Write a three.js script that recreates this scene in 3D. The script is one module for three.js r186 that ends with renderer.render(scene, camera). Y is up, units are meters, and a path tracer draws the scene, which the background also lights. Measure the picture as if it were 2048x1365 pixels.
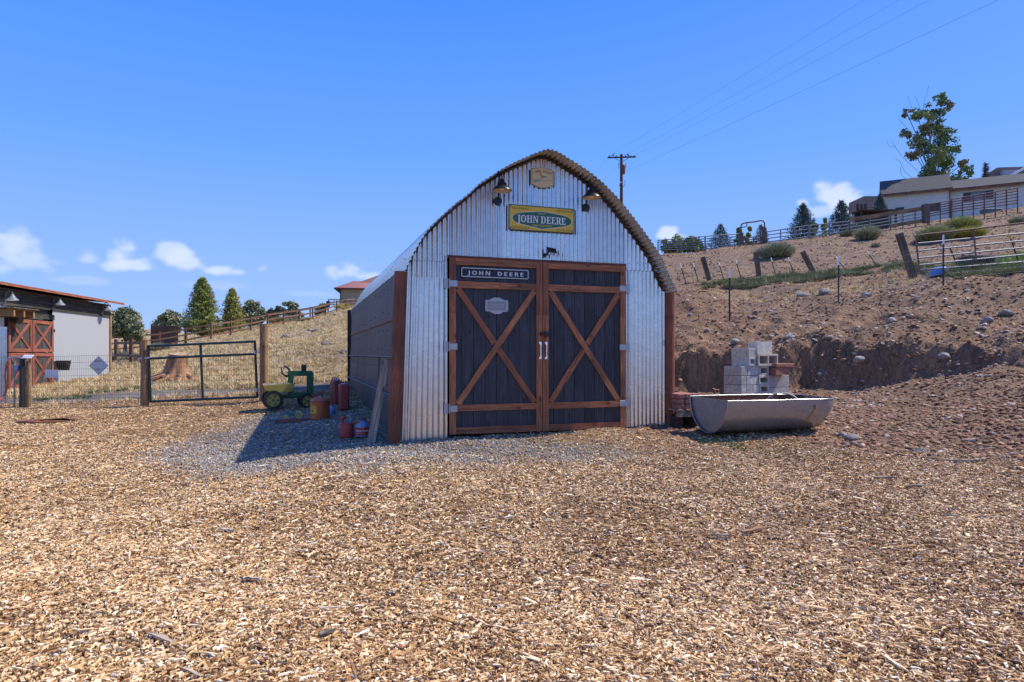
import * as THREE from 'three';
import { mergeGeometries, mergeVertices } from 'three/addons/utils/BufferGeometryUtils.js';
import { RoundedBoxGeometry } from 'three/addons/geometries/RoundedBoxGeometry.js';

// ---------------------------------------------------------------- camera, sky, sun, exposure
const scene = new THREE.Scene();
const F = 1300, HY = 712, EYE = 1.12;                       // focal length and horizon row of a 2048 x 1365 picture, eye height
const camera = new THREE.PerspectiveCamera(2 * Math.atan(682.5 / F) * 180 / Math.PI, 2048 / 1365, 0.1, 12000);
camera.position.set(0, EYE, 0);
camera.lookAt(0, EYE, -10);
camera.setViewOffset(2048, 1365, 0, -29.5, 2048, 1365);
const renderer = new THREE.WebGLRenderer({ antialias: true });
renderer.toneMapping = THREE.LinearToneMapping;
renderer.toneMappingExposure = 1.42;
renderer.shadowMap.enabled = true;

const YAW = 18.5 * Math.PI / 180, CY = Math.cos(YAW), SY = Math.sin(YAW);
const sunAz = YAW - 0.03, sunEl = 51.5 * Math.PI / 180;
const SUN = new THREE.Vector3(Math.cos(sunAz) * Math.cos(sunEl), Math.sin(sunEl), -Math.sin(sunAz) * Math.cos(sunEl));
const sun = new THREE.DirectionalLight(new THREE.Color(1, 0.93, 0.82), 4.6);
sun.position.copy(SUN).multiplyScalar(120);
sun.castShadow = true;
Object.assign(sun.shadow.camera, { left: -60, right: 60, top: 60, bottom: -60, near: 1, far: 300 });
sun.shadow.mapSize.set(4096, 4096);
scene.add(sun, sun.target);

// seeded noise
function rng(a) { return () => { a = (a + 0x6d2b79f5) | 0; let t = Math.imul(a ^ (a >>> 15), 1 | a); t = (t + Math.imul(t ^ (t >>> 7), 61 | t)) ^ t; return ((t ^ (t >>> 14)) >>> 0) / 4294967296; }; }
const R = rng(7);
const rr = (a, b) => a + (b - a) * R();
const clamp = (x, a, b) => Math.min(b, Math.max(a, x));
const lerp = (a, b, t) => a + (b - a) * t;
const sstep = (a, b, x) => { const t = clamp((x - a) / (b - a), 0, 1); return t * t * (3 - 2 * t); };
function h2(x, y, s = 0) { let n = Math.imul(x | 0, 374761393) + Math.imul(y | 0, 668265263) + Math.imul(s, 974711); n = Math.imul(n ^ (n >>> 13), 1274126177); return ((n ^ (n >>> 16)) >>> 0) / 4294967296; }
function vn(x, y, s = 0, per = 0) {
  const ix = Math.floor(x), iy = Math.floor(y), fx = x - ix, fy = y - iy, u = fx * fx * (3 - 2 * fx), v = fy * fy * (3 - 2 * fy);
  const m = (k) => (per ? ((k % per) + per) % per : k), m2 = (k) => (per ? ((k % per) + per) % per : k);
  return lerp(lerp(h2(m(ix), m2(iy), s), h2(m(ix + 1), m2(iy), s), u), lerp(h2(m(ix), m2(iy + 1), s), h2(m(ix + 1), m2(iy + 1), s), u), v);
}
function fbm(x, y, o = 4, s = 0, per = 0) { let a = 0.5, t = 0, n = 0; for (let i = 0; i < o; i++) { t += a * vn(x, y, s + i, per); n += a; a *= 0.5; x *= 2; y *= 2; if (per) per *= 2; } return t / n; }

// ---- the sky: clear blue air, paler to the horizon and round the sun, with a few low cumulus clouds
{
  const W = 4096, H = 2048, data = new Float32Array(W * H * 4);
  const clouds = [];   // azimuth (right of the view), elevation, half width, half height (radians), thickness
  const add = (px, py, w, h, a) => { const x = (px - 1024) / F; clouds.push([Math.atan(x), Math.atan((HY - py) / F / Math.hypot(1, x)), w / F, h / F, a]); };
  add(45, 528, 62, 44, 0.62); add(15, 515, 40, 30, 0.5); add(178, 520, 26, 20, 0.5); add(238, 512, 34, 38, 0.85); add(262, 533, 34, 18, 0.8); add(215, 535, 26, 16, 0.6);
  add(345, 505, 40, 28, 0.75); add(385, 528, 40, 26, 0.8); add(435, 543, 48, 16, 0.8); add(522, 540, 12, 10, 0.3); add(700, 550, 48, 26, 0.75); add(735, 556, 34, 14, 0.6);
  add(130, 562, 60, 12, 0.25); add(600, 590, 60, 10, 0.18); add(430, 575, 60, 12, 0.2);
  add(1655, 395, 36, 30, 0.95); add(1700, 412, 34, 26, 0.9); add(1605, 407, 16, 14, 0.8); add(1640, 425, 60, 16, 0.6); add(1332, 470, 24, 18, 0.95); add(1362, 478, 26, 10, 0.6);
  const rc = rng(99);
  for (let k = 0; k < 26; k++) { const az = 0.85 + (k + rc() * 0.8) / 26 * 4.55, el = 0.06 + 0.15 * rc(); for (let j = 0; j < 4; j++) clouds.push([az + (rc() - 0.5) * 0.09, el + (rc() - 0.5) * 0.025, 0.02 + 0.03 * rc(), 0.012 + 0.015 * rc(), 0.5 + 0.4 * rc()]); }
  for (const c of clouds) { if (c[0] > Math.PI) c[0] -= 2 * Math.PI; }
  const dens = new Float32Array(W * H);
  for (const [az, el, w, h, a] of clouds) {
    // column of an azimuth measured to the right of -z: atan2(z, x) with x = sin az, z = -cos az
    const cc = ((Math.atan2(-Math.cos(az), Math.sin(az)) / (2 * Math.PI) + 0.5) * W), cr = (el / Math.PI + 0.5) * H, sw = w / (2 * Math.PI) * W, sh = h / Math.PI * H;
    for (let r = Math.floor(cr - sh * 2); r <= cr + sh * 2; r++) for (let c = Math.floor(cc - sw * 2); c <= cc + sw * 2; c++) {
      const u = (c - cc) / sw, v = (r - cr) / sh, vv = v < 0 ? v * 1.7 : v;
      const n = fbm(c * 0.045, r * 0.06, 5, 3) - 0.5, q = Math.hypot(u, vv) + n * 2.0;
      const k = a * sstep(1.05, 0.35, q), at = r * W + ((c % W) + W) % W;
      dens[at] = 1 - (1 - dens[at]) * (1 - k);
    }
  }
  const air = [[0, 0.30, 0.44, 0.72], [7, 0.215, 0.37, 0.74], [17, 0.10, 0.275, 0.76], [29, 0.040, 0.190, 0.74], [55, 0.030, 0.155, 0.66], [90, 0.028, 0.14, 0.58]];   // degrees up, then colour
  for (let row = 0; row < H; row++) {
    const up = ((row + 0.5) / H - 0.5) * Math.PI, y = Math.sin(up), e = Math.max(0, up * 180 / Math.PI);
    for (let col = 0; col < W; col++) {
      const az = ((col + 0.5) / W - 0.5) * 2 * Math.PI, x = Math.cos(az) * Math.cos(up), z = Math.sin(az) * Math.cos(up);
      const cs = x * SUN.x + y * SUN.y + z * SUN.z, ang = Math.acos(clamp(cs, -1, 1)) * 180 / Math.PI, glow = 0.55 * Math.exp(-ang / 9) + 0.10 * Math.exp(-ang / 32);
      const i = (row * W + col) * 4, d = dens[row * W + col];
      for (let c = 0; c < 3; c++) {
        let k = 0; while (k < 4 && air[k + 1][0] < e) k++; let v = lerp(air[k][c + 1], air[k + 1][c + 1], clamp((e - air[k][0]) / (air[k + 1][0] - air[k][0]), 0, 1));
        v += glow * [1, 0.97, 0.9][c];
        data[i + c] = lerp(v, [0.80, 0.80, 0.84][c], d * 0.5);
      }
      data[i + 3] = 1;
    }
  }
  const t = new THREE.DataTexture(data, W, H, THREE.RGBAFormat, THREE.FloatType);
  t.mapping = THREE.EquirectangularReflectionMapping; t.magFilter = THREE.LinearFilter; t.needsUpdate = true;
  scene.background = t; scene.environment = t;
}

// ---------------------------------------------------------------- helpers
const taken = {};
const nm = (n) => { const k = taken[n] = (taken[n] ?? -1) + 1; return k ? n + '_' + String(k).padStart(3, '0') : n; };
function mesh(name, geo, mat, parent) { const m = new THREE.Mesh(geo, mat); m.name = name; m.castShadow = m.receiveShadow = true; if (parent) parent.add(m); return m; }
function thing(name, label, category, [x, y, z] = [0, 0, 0], turn = 0, group) {
  const o = new THREE.Group(); o.name = nm(name); o.position.set(x, y, z); o.rotation.y = turn; o.userData = { label, category };
  if (group) o.userData.group = group; scene.add(o); return o;
}
function one(name, label, category, geo, mat, [x, y, z] = [0, 0, 0], turn = 0, group) {
  const m = mesh(nm(name), geo, mat, scene); m.position.set(x, y, z); m.rotation.y = turn; m.userData = { label, category }; if (group) m.userData.group = group; return m;
}
function setting(name, geo, mat, kind = 'structure', label) { const m = mesh(name, geo, mat, scene); m.userData = { kind, ...(label ? { label } : {}) }; return m; }
function copyOf(o, [x, y, z], turn, label) { const c = o.clone(); c.name = nm(o.name.replace(/_\d{3}$/, '')); c.userData = { ...o.userData }; if (label) c.userData.label = label; c.position.set(x, y, z); c.rotation.y = turn; scene.add(c); return c; }
const X = (px, d) => (px - 1024) / F * d;                    // metres right of the camera's axis at depth d
const Yh = (py, d) => EYE + (HY - py) / F * d;
const V = (x, y, z) => new THREE.Vector3(x, y, z);

// box with uv in metres, u along the grain (its longest side unless told)
function bx(w, h, d, x = 0, y = 0, z = 0, grain) {
  const g = new THREE.BoxGeometry(w, h, d).toNonIndexed(); uvm(g, grain ?? (w >= h && w >= d ? 0 : h >= d ? 1 : 2)); g.translate(x, y, z); return g;
}
function uvm(g, grain = 1) {      // planar uv in metres by face direction, with a start of its own for each piece
  if (g.index) g = g.toNonIndexed();
  const p = g.attributes.position, n = g.attributes.normal, uv = new Float32Array(p.count * 2), ou = R() * 7, ov = R() * 7;
  for (let i = 0; i < p.count; i++) {
    const a = [p.getX(i), p.getY(i), p.getZ(i)], b = [Math.abs(n.getX(i)), Math.abs(n.getY(i)), Math.abs(n.getZ(i))];
    const f = b[0] >= b[1] && b[0] >= b[2] ? 0 : b[1] >= b[2] ? 1 : 2;
    const rest = [0, 1, 2].filter((k) => k !== f), gr = f === grain ? rest[0] : grain, ac = rest.find((k) => k !== gr);
    uv[i * 2] = a[gr] + ou; uv[i * 2 + 1] = a[ac] + ov;
  }
  g.setAttribute('uv', new THREE.BufferAttribute(uv, 2)); return g;
}
function soften(g, amount, seed = 1, scale = 6) {   // push vertices about: hand-cut, worn pieces
  const p = g.attributes.position;
  for (let i = 0; i < p.count; i++) {
    const x = p.getX(i), y = p.getY(i), z = p.getZ(i), k = Math.round(x * 500) + Math.round(y * 500) * 131 + Math.round(z * 500) * 7919;
    p.setXYZ(i, x + (h2(k, seed) - 0.5) * amount, y + (h2(k, seed + 1) - 0.5) * amount, z + (h2(k, seed + 2) - 0.5) * amount);
  }
  g.computeVertexNormals(); return g;
}
const rot = (g, x = 0, y = 0, z = 0) => { if (x) g.rotateX(x); if (y) g.rotateY(y); if (z) g.rotateZ(z); return g; };
const mv = (g, x, y, z) => g.translate(x, y, z);
const strip = (g) => { g = g.index ? g.toNonIndexed() : g; for (const k of Object.keys(g.attributes)) if (!['position', 'normal', 'uv'].includes(k)) g.deleteAttribute(k); return g; };
const join = (...gs) => mergeGeometries(gs.flat().map(strip));
function bar(a, b, r, seg = 6) {   // round bar between two points
  const dir = V(b[0] - a[0], b[1] - a[1], b[2] - a[2]), L = dir.length(), g = new THREE.CylinderGeometry(r, r, L, seg, 1);
  g.applyQuaternion(new THREE.Quaternion().setFromUnitVectors(V(0, 1, 0), dir.normalize())); g.translate((a[0] + b[0]) / 2, (a[1] + b[1]) / 2, (a[2] + b[2]) / 2); return strip(g);
}
function plank(a, b, w, t, up = V(0, 1, 0)) {   // squared timber from a to b, w tall (along up), t thick
  const A = V(...a), B = V(...b), dir = B.clone().sub(A), L = dir.length(); dir.normalize();
  const side = dir.clone().cross(up).normalize(), u = side.clone().cross(dir).normalize(), g = bx(L, w, t, 0, 0, 0, 0);
  g.applyMatrix4(new THREE.Matrix4().makeBasis(dir, u, side)); const m = A.add(B).multiplyScalar(0.5); g.translate(m.x, m.y, m.z); return g;
}
function tube(pts, r, seg = 24, rad = 6) { return strip(new THREE.TubeGeometry(new THREE.CatmullRomCurve3(pts.map((p) => V(...p))), seg, r, rad)); }
function pole(r0, r1, h, seg = 12, rows = 8, wob = 0.06, s = 1) {   // round timber standing on its base
  const g = new THREE.CylinderGeometry(r1, r0, h, seg, rows); g.translate(0, h / 2, 0); const p = g.attributes.position;
  for (let i = 0; i < p.count; i++) { const a = Math.atan2(p.getZ(i), p.getX(i)), y = p.getY(i), k = 1 + wob * (vn(Math.cos(a) * 2 + 9, y * 2 + Math.sin(a) * 2, s) - 0.5) * 2; p.setX(i, p.getX(i) * k); p.setZ(i, p.getZ(i) * k); }
  g.computeVertexNormals(); return uvm(g, 1);
}
const lathe = (pts, seg = 24) => strip(new THREE.LatheGeometry(pts.map(([x, y]) => new THREE.Vector2(x, y)), seg));

// ---------------------------------------------------------------- textures and materials
function tex(w, h, fn, srgb = true) {
  const d = new Uint8Array(w * h * 4);
  for (let y = 0; y < h; y++) for (let x = 0; x < w; x++) { const c = fn(x / w, y / h), i = (y * w + x) * 4; for (let k = 0; k < 3; k++) d[i + k] = clamp(Math.round((Array.isArray(c) ? c[k] : c) * 255), 0, 255); d[i + 3] = 255; }
  const t = new THREE.DataTexture(d, w, h); t.wrapS = t.wrapT = THREE.RepeatWrapping; t.magFilter = THREE.LinearFilter; t.minFilter = THREE.LinearMipmapLinearFilter; t.generateMipmaps = true; t.needsUpdate = true;
  if (srgb) t.colorSpace = THREE.SRGBColorSpace; return t;
}
const rep = (t, u, v) => { const c = t.clone(); c.repeat.set(u, v); c.needsUpdate = true; return c; };
const TX = {};
TX.wood = tex(512, 512, (u, v) => {           // 1.5 m along the grain, 0.5 m across
  const w = v * 64 + 3 * fbm(u * 4, v * 8, 3, 5, 4), g = fbm(u * 6, w, 3, 11, 0) * 0.45 + vn(u * 16, v * 128, 21, 128) * 0.3 + fbm(u * 3, v * 4, 3, 31, 3) * 0.4;
  let k = 0.24 + g * 0.92;
  for (const [a, b] of [[0.2, 0.3], [0.62, 0.71], [0.85, 0.12], [0.4, 0.88]]) { const q = Math.hypot((u - a) * 30, (v - b) * 22); if (q < 1) k *= 0.45 + 0.5 * q; }
  return [k, k * 0.97, k * 0.93];
});
TX.dirt = tex(1024, 1024, (u, v) => { const a = fbm(u * 64, v * 64, 3, 41, 64), b = fbm(u * 8, v * 8, 3, 51, 8), c = vn(u * 256, v * 256, 61, 256); const k = 0.42 + a * 0.42 + b * 0.28 + (c > 0.86 ? 0.28 : c < 0.14 ? -0.2 : 0); return [k, k * 0.985, k * 0.96]; });
TX.dirtBump = tex(1024, 1024, (u, v) => 0.5 * fbm(u * 64, v * 64, 3, 41, 64) + 0.3 * fbm(u * 16, v * 16, 2, 52, 16) + 0.25 * vn(u * 256, v * 256, 61, 256), false);
TX.zinc = tex(512, 512, (u, v) => { let best = 9, id = 0; const S = 26; for (let j = -1; j <= 1; j++) for (let i = -1; i <= 1; i++) { const cx = Math.floor(u * S) + i, cy = Math.floor(v * S) + j, mx = ((cx % S) + S) % S, my = ((cy % S) + S) % S; const d = Math.hypot(cx + h2(mx, my, 5) - u * S, cy + h2(mx, my, 6) - v * S); if (d < best) { best = d; id = h2(mx, my, 7); } } return 0.90 + id * 0.035 + fbm(u * 6, v * 6, 3, 71, 6) * 0.05; });
TX.zincRough = tex(512, 512, (u, v) => 0.52 + 0.07 * fbm(u * 5, v * 5, 4, 81, 5) + 0.03 * (vn(u * 30, v * 30, 82, 30) - 0.5), false);
TX.rust = tex(512, 512, (u, v) => { const a = fbm(u * 8, v * 8, 5, 91, 8), b = fbm(u * 32, v * 32, 3, 92, 32); const k = 0.5 + 0.5 * b; return [k * (0.75 + a * 0.4), k * (0.6 + a * 0.45), k * (0.5 + a * 0.5)]; });
TX.stone = tex(512, 512, (u, v) => { const k = 0.62 + 0.3 * fbm(u * 12, v * 12, 4, 101, 12) + 0.14 * (vn(u * 128, v * 128, 102, 128) - 0.5); return k; });
TX.paint = tex(512, 512, (u, v) => { const k = 0.8 + 0.2 * fbm(u * 5, v * 5, 4, 111, 5) + 0.10 * (vn(u * 90, v * 90, 112, 90) - 0.5); return k; });
TX.streak = tex(512, 512, (u, v) => { const k = 0.66 + 0.34 * fbm(u * 3, v * 40, 4, 121, 0) + 0.1 * (vn(u * 20, v * 128, 122, 128) - 0.5); return k; });
const woodMap = rep(TX.wood, 1 / 1.5, 2);
const M = {};
const std = (rgb, rough, o = {}) => new THREE.MeshStandardMaterial({ color: new THREE.Color().setRGB(...rgb), roughness: rough, ...o });
const wood = (rgb, rough = 0.75) => std(rgb, rough, { map: woodMap, bumpMap: woodMap, bumpScale: 0.004 });
M.cedar = [wood([0.50, 0.185, 0.072], 0.6), wood([0.42, 0.145, 0.058], 0.6), wood([0.60, 0.235, 0.092], 0.6)];
M.cedarDark = wood([0.30, 0.095, 0.043], 0.6);
M.char = [wood([0.060, 0.066, 0.082], 0.62), wood([0.050, 0.056, 0.070], 0.62), wood([0.070, 0.076, 0.092], 0.66)];
M.post = wood([0.46, 0.27, 0.13]); M.postDark = wood([0.10, 0.065, 0.045]); M.rail = wood([0.24, 0.13, 0.075]); M.greyWood = wood([0.50, 0.43, 0.36]); M.oldPost = wood([0.22, 0.16, 0.12]);
const zinc = (k, rough = 1, m = 0.9) => std([0.82 * k, 0.815 * k, 0.80 * k], rough, { metalness: m, map: rep(TX.zinc, 1.6, 1.6), roughnessMap: rep(TX.zincRough, 0.9, 0.9) });
M.zinc = [zinc(0.90, 0.48), zinc(0.82, 0.56), zinc(0.93, 0.44)];
M.zincPlain = std([0.46, 0.47, 0.48], 0.5, { metalness: 0.7 });
M.black = std([0.018, 0.018, 0.02], 0.42); M.blackMetal = std([0.02, 0.021, 0.023], 0.32, { metalness: 0.3 }); M.rubber = std([0.022, 0.022, 0.024], 0.8);
M.wire = std([0.13, 0.125, 0.12], 0.5, { metalness: 0.6 }); M.pipe = std([0.24, 0.24, 0.245], 0.55, { metalness: 0.4 }); M.rustPipe = std([0.20, 0.09, 0.06], 0.75);
M.chrome = std([0.8, 0.8, 0.82], 0.15, { metalness: 1 });
M.concrete = [std([0.80, 0.72, 0.61], 0.92, { map: rep(TX.stone, 2, 2), bumpMap: rep(TX.stone, 2, 2), bumpScale: 0.004 }), std([0.70, 0.64, 0.56], 0.92, { map: rep(TX.stone, 2, 2), bumpMap: rep(TX.stone, 2, 2), bumpScale: 0.004 }), std([0.86, 0.80, 0.72], 0.9, { map: rep(TX.stone, 2, 2), bumpMap: rep(TX.stone, 2, 2), bumpScale: 0.004 })];
M.paver = std([0.56, 0.23, 0.155], 0.9, { map: rep(TX.stone, 2, 2), bumpMap: rep(TX.stone, 2, 2), bumpScale: 0.004 });
M.white = std([0.78, 0.78, 0.77], 0.5); M.rust = std([0.40, 0.19, 0.10], 0.85, { map: rep(TX.rust, 1.2, 1.2) });
M.stone = [std([0.42, 0.36, 0.31], 0.9, { map: TX.stone }), std([0.36, 0.30, 0.26], 0.9, { map: TX.stone }), std([0.52, 0.46, 0.40], 0.9, { map: TX.stone }), std([0.40, 0.27, 0.20], 0.9, { map: TX.stone })];
// ---------------------------------------------------------------- the lie of the land (y by x and depth d = -z)
const COLS = [-1500, -100, 100, 300, 450, 600, 700, 1340, 1500, 1700, 1900, 2100, 3500];
const ROWS = [0, 5, 9, 13.6, 18, 23, 28, 35, 41, 54, 80, 120, 250, 450, 2500];
const LAND = [
  [-.35, -.3, -.2, -.05, 0, .05, .1, .2, .3, .5, .8, 1.2, 3, 6, 20],
  [-.35, -.28, -.15, 0, .05, .12, .2, .35, .5, .8, 1.2, 2, 5, 12, 20],
  [-.35, -.28, -.17, .02, .13, .26, .42, .65, .8, 1.1, 1.6, 2.5, 7, 18, 25],
  [-.35, -.27, -.18, .07, .30, .50, .7, 1.0, 1.25, 1.7, 2.6, 3.8, 8, 20, 25],
  [-.35, -.26, -.15, .13, .36, .66, 1.0, 1.5, 1.9, 2.75, 4.2, 5.5, 8, 14, 20],
  [-.35, -.25, -.06, .2, .5, .95, 1.45, 2.15, 2.7, 3.75, 5.5, 7, 9, 13, 18],
  [-.35, -.24, .0, .2, .6, 1.15, 1.75, 2.6, 3.25, 4.5, 7, 9, 11, 14, 18],
  [-.35, -.24, .02, .9, 1.95, 3.0, 4.2, 6.0, 7.6, 8.5, 9.5, 10.5, 12, 14, 18],
  [-.35, -.2, .2, 1.1, 2.15, 3.2, 4.5, 6.5, 8.2, 9.5, 11, 12, 13, 15, 18],
  [-.3, -.1, .4, 1.2, 2.55, 3.6, 4.9, 7.2, 8.9, 10.7, 12, 13, 14, 16, 18],
  [-.3, .0, .7, 1.35, 3.1, 4.2, 5.5, 7.9, 9.7, 12.6, 14, 15, 16, 17, 18],
  [-.3, .25, 1.0, 1.7, 3.4, 4.7, 6.2, 8.6, 10.8, 13.2, 15, 16, 17, 18, 19],
  [-.2, .6, 1.5, 2.4, 4.2, 5.6, 7.2, 9.5, 12, 15, 17, 18, 18, 19, 20]];
function seek(a, v) { let i = 0; while (i < a.length - 2 && a[i + 1] <= v) i++; const t = clamp((v - a[i]) / (a[i + 1] - a[i]), 0, 1); return [i, t]; }
function outer(x, d) {
  const [r, u] = seek(ROWS, clamp(d, 0, 2499)), [c, w0] = seek(COLS, clamp(1024 + F * x / Math.max(d, 4), -1500, 3500)), w = w0 * w0 * (3 - 2 * w0) * 0.4 + w0 * 0.6;
  return lerp(lerp(LAND[c][r], LAND[c][r + 1], u), lerp(LAND[c + 1][r], LAND[c + 1][r + 1], u), w);
}
const YR = [0, 5, 8.8, 11, 14, 18], YV = [-.35, -.22, 0, .08, .26, .5];
const yardY = (d) => { const [i, t] = seek(YR, clamp(d, 0, 18)); return lerp(YV[i], YV[i + 1], t); };
const PIT = [[-2.2, 17.8], [2, 15.6], [3.6, 14.5], [6.3, 14.2], [7.9, 13.5], [9.2, 12.2], [10.4, 10], [11, 7.5], [11.4, 4], [12, 0], [12, -14]];     // foot of the cut face
const TOE = [[3.4, 14.4], [5.4, 13.6], [6.4, 12.4], [6.5, 11.0], [6.1, 9.8], [5.9, 8.7], [6.6, 7.2], [8.2, 4.6], [9.8, 0], [9.8, -14]];     // where loose soil begins to rise;
function pit(x, d, line = PIT) {   // signed distance to the foot of the cut bank, positive uphill
  let best = 1e9, side = 1;
  for (let i = 0; i < line.length - 1; i++) {
    const [ax, ay] = line[i], [bx_, by] = line[i + 1], ex = bx_ - ax, ey = by - ay, t = clamp(((x - ax) * ex + (d - ay) * ey) / (ex * ex + ey * ey), 0, 1), q = Math.hypot(x - ax - ex * t, d - ay - ey * t);
    if (q < best) { best = q; side = ex * (d - ay) - ey * (x - ax) > 0 ? 1 : -1; }
  }
  return best * side;
}
function ground(x, d, fine = true) {
  const far = Math.hypot(x, d);
  let o = outer(x, d), y, m = 1, sd = 99;
  if (x > -6 && d < 24 && x < 30) {
    sd = pit(x, d) + (fbm(x * 1.3, d * 1.3, 3, 5) - 0.5) * 0.9;
    const w = lerp(1.1, 0.3, sstep(8.5, 11, d)), toe = x > 2 ? sstep(-0.4, 3.4, pit(x, d, TOE) + (fbm(x, d, 3, 6) - 0.5) * 0.8) : 0;
    m = Math.max(sstep(-w, w, sd - w), sstep(-0.5, -4, x));
    y = lerp(yardY(d) + toe * lerp(0.2, 0.85, sstep(6, 9.5, x)), o, m);
  } else y = o;
  if (fine) {
    const rough = (x > 1.8 && d > 6 ? m * sstep(7, 9, Math.hypot(x, d)) : 0) * sstep(60, 20, far) + 0.12;
    y += (fbm(x * 0.7, d * 0.7, 4, 15) - 0.5) * (0.05 + 0.36 * rough) + (fbm(x * 3.1, d * 3.1, 3, 25) - 0.5) * (0.03 + 0.24 * rough * sstep(40, 15, far));
    if (far > 60) y += (fbm(x * 0.03, d * 0.03, 4, 35) - 0.5) * 3 * sstep(60, 200, far);
    // crumbled face of the cut
    if (sd > -0.3 && sd < 1.5 && d > 9) y += (fbm(x * 3.2, d * 3.2, 4, 45) - 0.5) * 0.42 * sstep(-0.3, 0.1, sd) * sstep(1.5, 0.9, sd);
    // mound of spoil and litter by the yard's edge, a heap of soil behind the shed
    y += 0.3 * Math.exp(-((x - 7.1) ** 2) / 1.6 - ((d - 8.6) ** 2) / 3.2) + 0.75 * Math.exp(-((x - 5.0) ** 2) / 2.2 - ((d - 19.6) ** 2) / 3);
  }
  return y;
}
const G = (px, d) => [X(px, d), ground(X(px, d), d), -d];
const GP = (x, d, up = 0) => [x, ground(x, d) + up, -d];

// what the ground is made of: weights of chips, gravel, soil, straw
function cover(x, d) {
  const n = fbm(x * 0.9, d * 0.9, 4, 205), n2 = fbm(x * 0.25, d * 0.25, 3, 215), far = Math.hypot(x, d);
  const px = 1024 + F * x / Math.max(d, 0.5);
  // soil on the right of the line from the shed's corner to the spoil heap
  const soilLine = lerp(9.0, 6.4, sstep(2.0, 7.5, x));
  let soil = x > 1.7 ? sstep(soilLine - 0.5, soilLine + 0.5, d + (n - 0.5) * 1.6) : 0;
  if (x > 9.5) soil = Math.max(soil, sstep(9.5, 11, x));
  if (d > 17.5 && x > -3) soil = 1;
  let straw = sstep(14.2, 15.6, d + (n - 0.5) * 3.0) * sstep(2.2, -1, x - (d - 15) * 0.1);
  if (d > 20 && x < 2) straw = 1;
  soil *= 1 - straw;
  // grey gravel before the doors and along the shed, and the track behind the gate
  let gravel = Math.exp(-(((x + 1.2) / 3.0) ** 2) - ((d - 8.3 + 0.1 * x) / 1.5) ** 2) * 1.1 + Math.exp(-(((x + 3.2) / 1.6) ** 2) - ((d - 10) / 2.6) ** 2) * 1.1;
  gravel = 0.8 * sstep(0.25, 1.0, gravel + (n - 0.5) * 0.9);
  const track = Math.exp(-(((d - 15.6 - (x + 9) * 0.08) / 1.0) ** 2)) * (x < -4 ? 1 : 0);
  gravel = Math.max(gravel, sstep(0.35, 0.8, track + (n - 0.5) * 0.6)) * (1 - soil);
  return { soil, straw: straw * (1 - gravel), gravel, n, n2, far };
}
const ramp = (a) => a.map((c) => [c[0], c[1], c[2]]);
function groundColor(x, d) {
  const { soil, straw, gravel, n, n2, far } = cover(x, d);
  let c = [0.36, 0.20, 0.085].map((v) => v * (0.75 + 0.5 * n));
  const mix = (b, t) => { c = c.map((v, i) => lerp(v, b[i], t)); };
  mix([0.22, 0.19, 0.165].map((v) => v * (0.8 + 0.4 * n)), gravel);
  const dark = fbm(x * 2.2, d * 2.2, 3, 225);
  const dk2 = fbm(x * 5, d * 5, 3, 226) * 0.5 + dark * 0.5; mix([lerp(0.19, 0.38, dk2), lerp(0.104, 0.215, dk2), lerp(0.057, 0.122, dk2)], soil);
  if (soil > 0 && d > 24) mix([0.29, 0.185, 0.105], soil * sstep(24, 29, d) * 0.8);
  // straw-coloured strip and tufts on the slope beside the fence
  if (soil > 0.5 && d > 19 && d < 27) mix([0.46, 0.34, 0.17], 0.8 * sstep(0.42, 0.62, fbm(x * 0.5, d * 0.8, 3, 235)) * Math.exp(-(((d - 22.8) / 1.8) ** 2)));
  const sp = fbm(x * 0.5, d * 0.35, 4, 245);
  mix([lerp(0.54, 0.34, sstep(0.45, 0.65, sp)), lerp(0.39, 0.25, sstep(0.45, 0.65, sp)), lerp(0.19, 0.155, sstep(0.45, 0.65, sp))], straw);
  
  return c;
}
{
  const axis = (fine0, fine1, step, ends) => {      // even steps inside, growing steps outside
    const a = []; for (let v = fine0; v <= fine1 + 1e-6; v += step) a.push(v);
    for (let s = step, v = fine0; v > ends[0];) { s *= 1.09; v -= s; a.unshift(Math.max(v, ends[0])); }
    for (let s = step, v = a[a.length - 1]; v < ends[1];) { s *= 1.07; v += s; a.push(Math.min(v, ends[1])); }
    return a;
  };
  const xs = axis(-9, 9.6, 0.075, [-1800, 1800]), ds = axis(1.5, 17, 0.07, [-40, 2400]);
  const n = xs.length, m = ds.length, pos = new Float32Array(n * m * 3), col = new Float32Array(n * m * 3), uv = new Float32Array(n * m * 2), idx = [];
  for (let j = 0; j < m; j++) for (let i = 0; i < n; i++) {
    const k = j * n + i, x = xs[i], d = ds[j], c = groundColor(x, d);
    pos.set([x, ground(x, d), -d], k * 3); col.set(c, k * 3); uv.set([x / 2.2, d / 2.2], k * 2);
    if (i < n - 1 && j < m - 1) idx.push(k, k + 1, k + n, k + 1, k + n + 1, k + n);
  }
  const g = new THREE.BufferGeometry();
  g.setAttribute('position', new THREE.BufferAttribute(pos, 3)); g.setAttribute('color', new THREE.BufferAttribute(col, 3)); g.setAttribute('uv', new THREE.BufferAttribute(uv, 2)); g.setIndex(idx); g.computeVertexNormals();
  const mat = new THREE.MeshStandardMaterial({ vertexColors: true, roughness: 0.97, map: TX.dirt, bumpMap: TX.dirtBump, bumpScale: 0.03 });
  setting('ground', g, mat);
  console.log('ground', n, m);
}

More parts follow.
